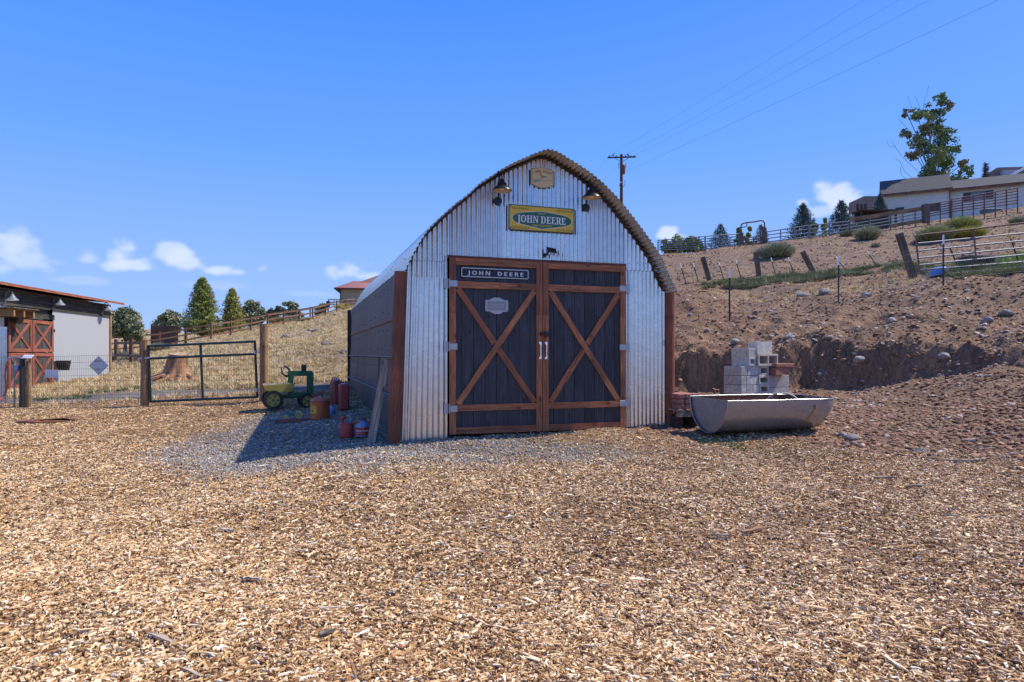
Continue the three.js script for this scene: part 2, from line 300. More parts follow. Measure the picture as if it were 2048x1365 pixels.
// ---------------------------------------------------------------- loose cover: chips, gravel, pebbles, straw (nobody could count it)
function scatter(name, label, geos, mat, spots, kind = 'stuff') {     // spots: [x, y, z, turn, tiltx, tiltz, sx, sy, sz, r, g, b]
  const per = geos.map(() => []);
  spots.forEach((s, i) => per[i % geos.length].push(s));
  geos.forEach((g, k) => {
    const im = new THREE.InstancedMesh(g, mat, per[k].length), o = new THREE.Object3D(), c = new THREE.Color();
    im.name = nm(name); im.userData = { kind, label }; im.castShadow = im.receiveShadow = true;
    per[k].forEach((s, i) => { o.position.set(s[0], s[1], s[2]); o.rotation.set(s[4], s[3], s[5], 'YXZ'); o.scale.set(s[6], s[7], s[8]); o.updateMatrix(); im.setMatrixAt(i, o.matrix); im.setColorAt(i, c.setRGB(s[9], s[10], s[11])); });
    scene.add(im);
  });
}
function chipGeo(seed, taper) {
  const g = new THREE.BoxGeometry(1, 0.16, 0.3, 2, 1, 1), p = g.attributes.position;
  for (let i = 0; i < p.count; i++) { const x = p.getX(i), y = p.getY(i), z = p.getZ(i), e = Math.abs(x) > 0.4 ? taper : 1, k = Math.round(x * 10) * 7 + Math.round(z * 10); p.setXYZ(i, x + (h2(k, seed) - 0.5) * 0.25, y * (0.6 + 0.8 * h2(k, seed + 1)) + (Math.abs(x) < 0.1 ? 0.05 : 0), z * e + (h2(k, seed + 2) - 0.5) * 0.10); }
  const f = g.toNonIndexed(); f.deleteAttribute('uv'); f.computeVertexNormals(); return f;
}
const CHIPC = [[0.84, 0.63, 0.37], [0.66, 0.435, 0.21], [0.50, 0.295, 0.115], [0.34, 0.175, 0.062], [0.20, 0.088, 0.03], [0.09, 0.043, 0.019], [0.42, 0.32, 0.21], [0.90, 0.77, 0.56]];
{
  const q = rng(31), spots = [], grav = [];
  const pick = (w) => { let t = q() * w.reduce((a, b) => a + b); for (let i = 0; i < w.length; i++) { t -= w[i]; if (t < 0) return i; } return 0; };
  const N = 520000;
  for (let i = 0; i < N; i++) {
    const d = 1.5 * Math.pow(15 / 1.5, Math.pow(q(), 0.72)), x = (q() * 2 - 1) * 0.98 * d + (q() - 0.5) * 1.2;
    if (x < -13.5) continue;
    const { soil, straw, gravel, n2 } = cover(x, d);
    if (q() < soil * 0.985 || q() < straw * 0.97) continue;
    if (x > -0.9 - (d - 8.8) * 0.33 && x < 2.5 && d > 8.9 + (x + 0.87) * 0.334 && d < 18) continue;     // not inside the shed
    if (q() < 0.55 * sstep(0.52, 0.36, fbm(x * 0.45 + 7, d * 0.7, 4, 315))) continue;
    const isG = q() < gravel * 0.85, br = fbm(x * 1.1, d * 1.1, 3, 305), pal = sstep(0.38, 0.62, br);
    const y = ground(x, d);
    if (isG) {
      const s = (0.008 + 0.013 * q() * q()) * (1 + d * 0.02), k = 0.14 + 0.30 * q() * q(), w = 0.05;
      grav.push([x, y + s * 0.2, -d, q() * 6.3, q() * 3, q() * 3, s, s * 0.7, s * (0.7 + 0.5 * q()), k + w, k + w * 0.4, k - w * 0.3]);
    } else {
      const c = CHIPC[pick([1.3 + 1.5 * pal, 2.4 + 1.1 * pal, 2.8, 2.0 - 0.8 * pal, 1.3 - 0.7 * pal, 0.5, 0.12 + gravel * 2, 0.6])], k = 0.84 + 0.3 * q();
      const big = q() < 0.035 ? 2.5 : q() < 0.4 ? 0.75 : 1, L = (0.012 + 0.046 * q() * q()) * big * (1 + d * 0.012), w = L * (0.45 + 0.9 * q() * q()) * (big > 1 ? 0.6 : 1.1), h = 0.004 + 0.008 * q();
      spots.push([x, y + 0.003 + 0.012 * q() * q(), -d, q() * 6.3, (q() - 0.5) * 0.34, (q() - 0.5) * 0.26, L, h / 0.16, w, c[0] * k, c[1] * k, c[2] * k]);
    }
  }
  const cm = new THREE.MeshStandardMaterial({ roughness: 0.85 });
  scatter('wood_chips', 'loose tan and brown wood chips covering the yard', [chipGeo(1, 0.5), chipGeo(5, 0.8), chipGeo(9, 0.3), chipGeo(13, 1)], cm, spots);
  const pebble = new THREE.IcosahedronGeometry(1, 0); pebble.deleteAttribute('uv');
  scatter('gravel', 'small grey gravel before the shed doors and beside its wall', [pebble], new THREE.MeshStandardMaterial({ roughness: 0.9 }), grav);
  console.log('chips', spots.length, grav.length);
}
function rockGeo(seed, det = 1, sq = 0.7) {
  let g = new THREE.IcosahedronGeometry(1, det); g.deleteAttribute('uv'); g = mergeVertices(g, 1e-3); const p = g.attributes.position;
  for (let i = 0; i < p.count; i++) { const x = p.getX(i), y = p.getY(i), z = p.getZ(i), k = 0.78 + 0.44 * vn(x * 1.6 + seed * 7.1, y * 1.6 + z * 1.3 + seed, seed) + 0.1 * (h2(i, seed) - 0.5); p.setXYZ(i, x * k, y * k * sq, z * k); }
  g = g.toNonIndexed(); g.computeVertexNormals(); return uvm(g, 0);
}
{
  const q = rng(77), peb = [], clod = [];
  for (let i = 0; i < 75000; i++) {
    const d = 6.5 * Math.pow(43 / 6.5, q()), x = lerp(1.8, 0.98 * d + 1.5, Math.pow(q(), 0.85));
    const { soil } = cover(x, d); if (q() > soil) continue;
    if (x > -0.9 - (d - 8.8) * 0.33 && x < 2.6 && d > 8.9 + (x + 0.87) * 0.334 && d < 18) continue;
    const isP = q() < (d < 12 ? 0.06 : 0.26), clump = fbm(x * 0.8, d * 0.8, 3, 405);
    if (isP && q() > sstep(0.3, 0.6, clump) * 0.9 + 0.1) continue;
    const s = isP ? 0.008 + 0.034 * Math.pow(q(), 3.2) : 0.008 + 0.028 * Math.pow(q(), 3), y = ground(x, d), t = q();
    const k = 0.9 + 0.3 * q(), c = isP ? (t < 0.35 ? [0.40, 0.31, 0.24] : t < 0.55 ? [0.54, 0.44, 0.35] : t < 0.8 ? [0.28, 0.24, 0.21] : [0.44, 0.26, 0.17]) : q() < 0.5 ? [0.26, 0.132, 0.068] : q() < 0.6 ? [0.15, 0.076, 0.04] : [0.38, 0.23, 0.125];
    (isP ? peb : clod).push([x, y + s * 0.15, -d, q() * 6.3, (q() - 0.5), (q() - 0.5), s * (1 + d * 0.02), s * 0.8, s * (0.6 + 0.5 * q()) * (1 + d * 0.02), c[0] * k, c[1] * k, c[2] * k]);
  }
  const g = [rockGeo(2, 1), rockGeo(5, 1)]; g.forEach((k) => k.deleteAttribute('uv'));
  scatter('pebbles', 'pale and grey pebbles strewn over the brown slope', g, new THREE.MeshStandardMaterial({ roughness: 0.9 }), peb);
  scatter('soil_clods', 'crumbs and clods of brown soil on the slope', g.map((k) => k.clone()), new THREE.MeshStandardMaterial({ roughness: 1 }), clod);
}
function tuftGeo(n, seed, h = 1, w = 0.03, lean = 0.5) {    // a tuft of thin blades
  const q = rng(seed), pos = [];
  for (let i = 0; i < n; i++) {
    const a = q() * 6.283, r = 0.12 * q(), bx0 = Math.cos(a) * r, bz = Math.sin(a) * r, le = lean * (0.3 + q()), hx = bx0 + Math.cos(a) * le * h, hz = bz + Math.sin(a) * le * h, hh = h * (0.55 + 0.45 * q()), t = a + 1.57;
    pos.push(bx0 - Math.cos(t) * w, 0, bz - Math.sin(t) * w, bx0 + Math.cos(t) * w, 0, bz + Math.sin(t) * w, hx, hh, hz);
  }
  const g = new THREE.BufferGeometry(); g.setAttribute('position', new THREE.Float32BufferAttribute(pos, 3)); g.computeVertexNormals(); return g;
}
{
  const q = rng(123), straw = [], weeds = [], sage = [];
  for (let i = 0; i < 60000; i++) {
    const d = 13.5 * Math.pow(90 / 13.5, Math.pow(q(), 1.1)), x = lerp(-0.95 * d - 1, -0.1 * d, q());
    const { straw: s, gravel } = cover(x, d); if (q() > s * (1 - gravel)) continue;
    if (fbm(x * 0.6, d * 0.6, 3, 505) < 0.42 && q() < 0.75) continue;
    const k = 0.8 + 0.4 * q(), sz = (0.05 + 0.10 * q()) * (1 + d * 0.012), gr = q() < 0.06;
    straw.push([x, ground(x, d) - 0.01, -d, q() * 6.3, 0, 0, sz * 1.5, sz, sz * 1.5, ...(gr ? [0.20 * k, 0.22 * k, 0.09 * k] : [0.58 * k, 0.44 * k, 0.235 * k])]);
  }
  for (let i = 0; i < 5200; i++) {          // straw on the slope right of the shed
    const d = lerp(9.5, 26, q()), x = X(lerp(1345, 2150, q()), d), k = 0.8 + 0.4 * q();
    const w = Math.exp(-(((d - 22.6) / 1.7) ** 2)) * 0.9 + 0.03 + 0.3 * Math.exp(-(((x - 4.1) / 0.8) ** 2) - ((d - 15.6) / 0.9) ** 2);
    if (q() > w || pit(x, d) < 0.3) continue;
    const sz = 0.07 + 0.12 * q(); straw.push([x, ground(x, d) - 0.01, -d, q() * 6.3, 0, 0, sz * 1.4, sz, sz * 1.4, 0.64 * k, 0.47 * k, 0.23 * k]);
  }
  scatter('dry_grass', 'dry straw-coloured grass on the slopes', [tuftGeo(14, 3), tuftGeo(10, 8, 1, 0.035, 0.8)], new THREE.MeshStandardMaterial({ roughness: 0.9, side: THREE.DoubleSide }), straw);
  for (let i = 0; i < 6500; i++) {
    const px = lerp(1405, 2150, q()), line = px < 1800 ? 26 : lerp(26, 19.6, sstep(1780, 1950, px)), d = line + (q() - 0.5) * (px < 1800 ? 2.0 : 2.2), x = X(px, d);
    if (px < 1470 && q() < 0.6) continue;
    if (fbm(x * 0.9, d * 1.2, 3, 606) < 0.36) continue; const k = 0.6 + 0.6 * q(), sz = 0.13 + 0.27 * q() * q();
    weeds.push([x, ground(x, d) - 0.02, -d, q() * 6.3, 0, 0, sz, sz * (0.7 + 0.4 * q()), sz, 0.27 * k, 0.28 * k, 0.135 * k]);
  }
  for (let i = 0; i < 700; i++) { const d = lerp(20.6, 24, q()), x = X(lerp(1945, 2150, q()), d), k = 0.8 + 0.4 * q(), sz = 0.10 + 0.14 * q(); weeds.push([x, ground(x, d) - 0.01, -d, q() * 6.3, 0, 0, sz, sz, sz, 0.24 * k, 0.33 * k, 0.08 * k]); }
  for (const [px, d, n] of [[232, 17, 60], [120, 15.4, 40], [375, 20, 25], [1420, 8.6, 14], [1490, 8.25, 22]]) for (let i = 0; i < n; i++) { const x = X(px, d) + (q() - 0.5) * (n > 30 ? 1.4 : 0.4), dd = d + (q() - 0.5) * 0.5, sz = (n > 30 ? 0.07 : 0.03) + 0.05 * q(); weeds.push([x, ground(x, dd), -dd, q() * 6.3, 0, 0, sz, sz, sz, 0.10, 0.16, 0.04]); }
  scatter('weeds', 'low grey-green weeds along the fence on the slope', [tuftGeo(26, 13, 1, 0.05, 0.7), tuftGeo(30, 18, 0.8, 0.045, 0.9)], new THREE.MeshStandardMaterial({ roughness: 0.85, side: THREE.DoubleSide }), weeds);
}
// ---------------------------------------------------------------- the arched metal shed (local: x along the front, y up, z out of the front)
const SX = -0.871, SD = 8.85;
const shedAt = [SX, 0, -SD];
const FP = (px, py, o = 0) => {          // point of the front plane, o metres before it, under a picture position
  const t = (px - 1024) / F, s = (t * (SD - o * CY) - SX - o * SY) / (CY - t * SY), d = SD + s * SY - o * CY;
  return [s, EYE + (HY - py) / F * d];
};
const shedWorld = (s, y, o) => [SX + s * CY + o * SY, y, -SD - s * SY + o * CY];
const shed = thing('arched_shed', 'arched corrugated metal shed with charcoal plank double doors and cedar trim', 'shed', shedAt, YAW);
const OH = 0.33, LEN = 8.0;
const arch = [[808, 541], [817, 523], [832, 494], [851, 464], [878, 436], [914, 404], [940, 383], [961, 364], [983, 350], [1004, 337], [1030, 323], [1060, 310], [1078, 302], [1097, 297], [1118, 303], [1142, 318], [1176, 340], [1206, 364], [1241, 399], [1275, 443], [1303, 481], [1325, 515], [1343, 556], [1357, 583]].map(([a, b]) => FP(a, b, OH));
const archCurve = new THREE.CatmullRomCurve3(arch.map(([a, b]) => V(a, b, 0)), false, 'centripetal');
const archPts = archCurve.getSpacedPoints(900);
const archLen = archCurve.getLength();
const roofY = (s) => { let b = archPts[0]; for (const p of archPts) if (Math.abs(p.x - s) < Math.abs(b.x - s)) b = p; return b.y; };
function archAt(a) { const t = clamp(a / archLen, 0, 1) * 900, i = Math.min(899, Math.floor(t)), p = archPts[i].clone().lerp(archPts[i + 1], t - i), q = archPts[Math.min(900, i + 4)].clone().sub(archPts[Math.max(0, i - 4)]).normalize(); return [p.x, p.y, -q.y, q.x]; }
{
  const PITCH = 0.068, AMP = 0.0095, bands = 9, runs = [[OH, -2.4], [-2.33, -5.2], [-5.13, -LEN]];
  for (let b = 0; b < bands; b++) for (let k = 0; k < 3; k++) {
    const a0 = Math.round(archLen / PITCH * b / bands) * PITCH - (b ? 0.04 : 0), a1 = Math.min(archLen, Math.round(archLen / PITCH * (b + 1) / bands) * PITCH), n = Math.ceil((a1 - a0) / PITCH * 8), zs = [runs[k][0], lerp(runs[k][0], runs[k][1], 0.33), lerp(runs[k][0], runs[k][1], 0.66), runs[k][1]];
    const lift = (b % 2 ? 0.004 : 0) + (k % 2 ? 0.0025 : 0), pos = [], uv = [], idx = [];
    for (let i = 0; i <= n; i++) {
      const a = lerp(a0, a1, i / n), [x, y, nx, ny] = archAt(a), w = AMP * Math.cos(2 * Math.PI * a / PITCH) + lift - 0.012;
      zs.forEach((z, j) => { const e = j === 0 || j === 3 ? 0 : (h2(b * 7 + k, j + Math.round(a * 3), 9) - 0.5) * 0.006; pos.push(x + nx * (w + e), y + ny * (w + e), z); uv.push(z, a); });
      if (i) for (let j = 0; j < 3; j++) { const c = i * 4 + j, p = c - 4; idx.push(p, p + 1, c, p + 1, c + 1, c); }
    }
    const g = new THREE.BufferGeometry(); g.setAttribute('position', new THREE.Float32BufferAttribute(pos, 3)); g.setAttribute('uv', new THREE.Float32BufferAttribute(uv, 2)); g.setIndex(idx); g.computeVertexNormals();
    mesh('roof_sheet', g, M.zinc[(b + k * 2) % 3], shed);
  }
  // rafter arches under the sheets: one just behind the gable edge (seen as the dark line), one at the back
  for (const z of [0.02, -LEN / 2, -LEN + 0.1]) {
    const pos = [], idx = [];
    for (let i = 0; i <= 120; i++) { const [x, y, nx, ny] = archAt(archLen * (0.012 + 0.976 * i / 120)); for (const [r, q] of [[-0.024, 0.012], [-0.024, -0.022], [-0.05, -0.022], [-0.05, 0.012]]) pos.push(x + nx * r, y + ny * r, z + q); if (i) for (let j = 0; j < 4; j++) { const a = (i - 1) * 4 + j, b = (i - 1) * 4 + (j + 1) % 4; idx.push(a, b, a + 4, b, b + 4, a + 4); } }
    const g = new THREE.BufferGeometry(); g.setAttribute('position', new THREE.Float32BufferAttribute(pos, 3)); g.setIndex(idx); const f = g.toNonIndexed(); f.computeVertexNormals(); mesh('roof_arch', uvm(f, 0), M.postDark, shed);
  }
}
function corrugated(s0, s1, bot, top, z, ph = 0, pitch = 0.068, amp = 0.0095, dent = 0.004, seed = 1) {   // upright ridges; bot and top are functions of s
  const n = Math.ceil((s1 - s0) / pitch * 8), rows = 6, pos = [], uv = [], idx = [];
  for (let i = 0; i <= n; i++) {
    const f = i / n, s = lerp(typeof s0 === 'number' ? s0 : 0, s1, f), b = bot(s), t = top(s);
    for (let j = 0; j <= rows; j++) { const y = lerp(b, t, j / rows), e = (fbm(s * 2.3 + seed, y * 1.4, 3, seed) - 0.5) * dent * 2; pos.push(s, y, z + amp * Math.cos(2 * Math.PI * (s + ph) / pitch) + e); uv.push(s, y); }
    if (i) for (let j = 0; j < rows; j++) { const c = i * (rows + 1) + j, p = c - rows - 1; idx.push(p, c, p + 1, p + 1, c, c + 1); }
  }
  const g = new THREE.BufferGeometry(); g.setAttribute('position', new THREE.Float32BufferAttribute(pos, 3)); g.setAttribute('uv', new THREE.Float32BufferAttribute(uv, 2)); g.setIndex(idx); g.computeVertexNormals(); return g;
}
const DW = 2.685, DTOP = 2.452, DMID = 1.355;
{
  const gTop = (s) => Math.max(roofY(s) - 0.03, 1.5);
  // lower sheets beside the doors (the left one splays out towards its foot), then the gable sheets, lapped
  const left = corrugated(-0.60, -0.012, () => -0.02, () => 2.44, 0.0, 0, 0.068, 0.0115, 0.002, 3), lp = left.attributes.position;
  for (let i = 0; i < lp.count; i++) { const s = lp.getX(i), y = lp.getY(i); lp.setX(i, -0.012 + (s + 0.012) * (1 + 0.14 * (1 - y / 2.4))); if (s < -0.5) lp.setY(i, Math.min(y, gTop(s) - 0.01)); }
  left.computeVertexNormals(); mesh('wall_sheet', left, M.zinc[2], shed);
  mesh('wall_sheet', corrugated(DW + 0.014, 3.37, () => -0.03, (s) => Math.min(2.42, gTop(s) - 0.01), 0.0, 0.02, 0.068, 0.0115, 0.0015, 9), M.zinc[2], shed);
  const cuts = [-0.60, 0.06, 0.74, 1.40, 2.06, 2.72, 3.37];
  for (let k = 0; k < 6; k++) mesh('gable_sheet', corrugated(cuts[k] - 0.02, cuts[k + 1] + 0.02, (s) => (s < -0.02 || s > DW + 0.02 ? 2.40 : DTOP + 0.035), (s) => Math.max(gTop(s), 2.41), 0.012 + (k % 2) * 0.004, 0, 0.068, 0.0115, 0.0025, 20 + k), M.zinc[k % 3], shed);
  // screw heads in rows
  const heads = []; const sg = new THREE.CylinderGeometry(0.006, 0.007, 0.005, 6); sg.rotateX(Math.PI / 2);
  for (const y of [2.50, 2.90, 3.4]) for (let s = -0.5; s < 3.3; s += 0.136) if (roofY(s) > y + 0.08) heads.push(sg.clone().translate(s, y + (h2(Math.round(s * 99), 4) - 0.5) * 0.03, 0.028));
  for (const y of [0.3, 1.1, 2.2]) for (let s = -0.55; s < 3.3; s += 0.136) if (s < -0.05 || s > DW + 0.05) heads.push(sg.clone().translate(s, y + (h2(Math.round(s * 99), 5) - 0.5) * 0.03, 0.013));
  const hm = mesh('screw_heads', join(heads), M.zincPlain, shed); hm.userData.kind = 'stuff';
  // door frame header lip
  mesh('header', bx(DW + 0.03, 0.03, 0.05, DW / 2, DTOP + 0.021, 0.012), M.cedarDark, shed);
  mesh('back_wall', (() => { const sh = new THREE.Shape(); sh.moveTo(-0.62, -0.3); for (let i = 0; i <= 60; i++) { const p = archPts[Math.round(i * 15)]; sh.lineTo(clamp(p.x, -0.62, 3.38), p.y - 0.05); } sh.lineTo(3.38, -0.3); const g = new THREE.ExtrudeGeometry(sh, { depth: 0.04, bevelEnabled: false }); g.translate(0, 0, -LEN + 0.15); return g; })(), M.postDark, shed);
  mesh('side_wall', bx(0.04, 2.5, LEN - 0.2, 3.36, 0.82, -LEN / 2), std([0.15, 0.14, 0.135], 0.6), shed);
}
// dark wall panels of the visible side, in four tiers, each panel a sheet of its own
{
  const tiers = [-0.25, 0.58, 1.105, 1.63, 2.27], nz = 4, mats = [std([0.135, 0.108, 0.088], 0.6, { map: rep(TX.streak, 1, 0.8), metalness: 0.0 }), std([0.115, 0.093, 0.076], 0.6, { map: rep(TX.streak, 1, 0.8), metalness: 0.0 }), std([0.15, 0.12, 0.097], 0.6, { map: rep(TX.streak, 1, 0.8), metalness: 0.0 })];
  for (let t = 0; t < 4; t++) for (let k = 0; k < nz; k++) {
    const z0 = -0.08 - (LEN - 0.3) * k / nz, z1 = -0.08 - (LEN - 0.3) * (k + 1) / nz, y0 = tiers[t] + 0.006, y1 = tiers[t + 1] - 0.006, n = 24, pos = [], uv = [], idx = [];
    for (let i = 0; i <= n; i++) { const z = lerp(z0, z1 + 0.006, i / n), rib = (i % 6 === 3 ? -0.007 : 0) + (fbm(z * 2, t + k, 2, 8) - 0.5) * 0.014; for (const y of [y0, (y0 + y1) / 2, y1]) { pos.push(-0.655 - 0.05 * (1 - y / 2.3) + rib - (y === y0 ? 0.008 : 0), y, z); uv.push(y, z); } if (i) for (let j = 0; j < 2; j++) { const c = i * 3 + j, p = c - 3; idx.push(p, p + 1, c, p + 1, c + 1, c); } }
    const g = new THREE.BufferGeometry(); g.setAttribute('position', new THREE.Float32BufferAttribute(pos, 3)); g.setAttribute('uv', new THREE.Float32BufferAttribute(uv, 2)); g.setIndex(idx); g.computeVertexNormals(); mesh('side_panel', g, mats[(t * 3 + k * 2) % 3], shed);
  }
  for (let t = 1; t < 4; t++) mesh('side_rail', t === 3 ? plank([-0.676, tiers[t], -0.1], [-0.676, tiers[t], -LEN + 0.2], 0.035, 0.03) : bar([-0.70 - 0.02 * (3 - t), tiers[t], -0.1], [-0.70 - 0.02 * (3 - t), tiers[t] + 0.02, -LEN + 0.2], 0.011, 8), t === 3 ? M.cedarDark : std([0.12, 0.14, 0.17], 0.5), shed);
  const nails = []; for (let t = 0; t < 4; t++) for (let z = -0.4; z > -7.6; z -= 0.55) for (const f of [0.2, 0.75]) { const y = lerp(tiers[t], tiers[t + 1], f + (h2(Math.round(z * 10), t) - 0.5) * 0.1); nails.push(mv(new THREE.SphereGeometry(0.008, 6, 4), -0.668 - 0.05 * (1 - y / 2.3), y, z)); }
  const nm_ = mesh('nail_heads', join(nails), M.black, shed); nm_.userData.kind = 'stuff';
  // corner posts: a hewn round one on each front corner, black steel at the back
  const lpost = pole(0.088, 0.082, 2.36, 14, 14, 0.10, 4); lpost.rotateZ(-0.042); mv(lpost, -0.742, -0.12, 0.0); mesh('corner_post', lpost, M.cedarDark, shed);
  const rpost = pole(0.078, 0.074, 2.26, 14, 14, 0.08, 6); mv(rpost, 3.452, -0.16, 0.02); mesh('corner_post', rpost, M.cedarDark, shed);
  mesh('back_post', bx(0.09, 2.6, 0.09, -0.70, 0.95, -LEN + 0.16), M.black, shed);
}
// the two doors
function door(s0, s1, first) {
  const o = new THREE.Group(); o.name = 'door'; shed.add(o);
  const w = s1 - s0, zf = 0.03, B = 0.052, T = DTOP, sw = 0.088;
  const np = 8, pw = (w - 0.02) / np;
  for (let k = 0; k < np; k++) mesh('plank', bx(pw - 0.006, T - B - 0.02, 0.018, s0 + 0.01 + pw * (k + 0.5), (T + B) / 2, zf + (h2(k, first) - 0.5) * 0.004, 1), M.char[Math.floor(h2(k, first + 3) * 3)], o);
  const rail = (y0, y1, m) => mesh('rail', bx(w - 2 * sw - 0.004, y1 - y0, 0.026, (s0 + s1) / 2, (y0 + y1) / 2, zf + 0.024), M.cedar[m], o);
  rail(T - 0.092, T - 0.002, 0); rail(2.045, 2.135, 2); rail(0.365, 0.453, 0); rail(B, B + 0.09, 1);
  for (const [s, m] of [[s0 + sw / 2, first ? 0 : 1], [s1 - sw / 2, first ? 1 : 0]]) { mesh('stile', bx(sw, 0.75, 0.028, s, T - 0.375, zf + 0.024), M.cedar[m], o); mesh('stile', bx(sw, T - B - 0.752, 0.028, s, (T - 0.752 + B) / 2, zf + 0.024), M.cedar[(m + 2) % 3], o); }
  // cross braces: one whole, one of two halves butting against it
  const a = [s0 + sw + 0.03, 2.035], b = [s1 - sw - 0.03, 0.462], c = [s1 - sw - 0.03, 2.035], e = [s0 + sw + 0.03, 0.462], m = [(a[0] + b[0]) / 2, (a[1] + b[1]) / 2], bw = 0.082;
  const pl = (p, q, k) => mesh('brace', plank([p[0], p[1], zf + 0.0235], [q[0], q[1], zf + 0.0235], bw, 0.024), M.cedar[k], o);
  const whole = first ? [c, e] : [a, b], part = first ? [a, b] : [c, e];
  pl(...whole, 2);
  for (const end of part) { const L = Math.hypot(end[0] - m[0], end[1] - m[1]), f = 0.052 / L; pl(end, [lerp(m[0], end[0], f), lerp(m[1], end[1], f)], first ? 1 : 0); }
  for (const y of first ? [2.10, 1.245, 0.40] : [2.115, 1.245, 0.415]) {
    const hs = first ? s0 : s1, k = first ? 1 : -1;
    mesh('hinge', join(mv(new RoundedBoxGeometry(0.10, 0.085, 0.008, 2, 0.003), hs + k * 0.056, y, zf + 0.043), mv(new RoundedBoxGeometry(0.06, 0.135, 0.008, 2, 0.003), hs - k * 0.042, y, zf + 0.012), bar([hs - k * 0.004, y - 0.06, zf + 0.045], [hs - k * 0.004, y + 0.06, zf + 0.045], 0.009, 8)), M.zincPlain, o);
  }
  const nl = []; for (const y of [T - 0.047, 2.09, 0.41, B + 0.045]) for (let k = 0; k < np; k++) for (const q of [-0.03, 0.03]) nl.push(mv(rot(new THREE.CylinderGeometry(0.0045, 0.0045, 0.004, 6), Math.PI / 2), s0 + 0.01 + pw * (k + 0.5) + q * (0.6 + 0.8 * h2(k, 9)), y + (h2(k, Math.round(y * 10)) - 0.5) * 0.03, zf + 0.038)); const nh = mesh('nail_heads', join(nl.filter((g) => { g.computeBoundingBox(); const c = (g.boundingBox.min.x + g.boundingBox.max.x) / 2; return c > s0 + sw && c < s1 - sw; })), M.blackMetal, o); nh.userData.kind = 'stuff';
  const hx = first ? s1 - 0.036 : s0 + 0.045;
  mesh('handle', join(bar([hx, 1.11, zf + 0.07], [hx, 1.28, zf + 0.07], 0.009, 10), bar([hx, 1.115, zf + 0.03], [hx, 1.115, zf + 0.075], 0.012, 10), bar([hx, 1.275, zf + 0.03], [hx, 1.275, zf + 0.075], 0.012, 10), mv(rot(new THREE.CylinderGeometry(0.02, 0.02, 0.01, 12), Math.PI / 2), hx, 1.09, zf + 0.045), mv(rot(new THREE.CylinderGeometry(0.02, 0.02, 0.01, 12), Math.PI / 2), hx, 1.30, zf + 0.045)), M.chrome, o);
  if (first) mesh('drop_bolt', bar([s1 - 0.17, -0.02, zf + 0.02], [s1 - 0.17, 0.12, zf + 0.02], 0.008), M.zincPlain, o);
}
door(0.006, DMID - 0.004, 1); door(DMID + 0.004, DW - 0.006, 0);
mesh('latch', join(mv(new RoundedBoxGeometry(0.15, 0.045, 0.03, 2, 0.008), DMID + 0.03, 1.43, 0.085), mv(new RoundedBoxGeometry(0.06, 0.07, 0.035, 2, 0.01), DMID + 0.05, 1.425, 0.10), bar([DMID - 0.04, 1.42, 0.1], [DMID + 0.11, 1.435, 0.1], 0.014, 8)), M.black, shed);
mesh('sill_board', bx(DW, 0.05, 0.06, DW / 2, -0.01, -0.06), M.postDark, shed);
mesh('tag', bx(0.02, 0.09, 0.01, 3.345, 1.32, 0.02), M.white, shed);

// ---- signs, plaque, lamps, solar light on the front
function canvas(w, h, draw) { const c = document.createElement('canvas'); c.width = w; c.height = h; draw(c.getContext('2d'), w, h); const t = new THREE.CanvasTexture(c); t.colorSpace = THREE.SRGBColorSpace; return t; }
const grime = (g, w, h, n, col, seed) => { const q = rng(seed); for (let i = 0; i < n; i++) { g.fillStyle = col(q); const s = 1 + q() * q() * 14; g.beginPath(); g.ellipse(q() * w, q() * h, s * (1 + q()), s * 0.6, q() * 3, 0, 6.3); g.fill(); } };
function onFront(name, label, category, px, py, o) { const [s, y] = FP(px, py, o), [x, yy, z] = shedWorld(s, y, o); return thing(name, label, category, [x, yy, z], YAW); }
function text(g, s, x, y, size, font, w, track = 0) { g.font = font.replace(' ', ' ' + size + 'px '); g.textAlign = 'left'; g.textBaseline = 'middle'; const tw = g.measureText(s).width + track * (s.length - 1), k = w / tw; g.save(); g.translate(x - w / 2, y); g.scale(k, 1); let cx = 0; for (const ch of s) { g.fillText(ch, cx, 0); cx += g.measureText(ch).width + track; } g.restore(); }
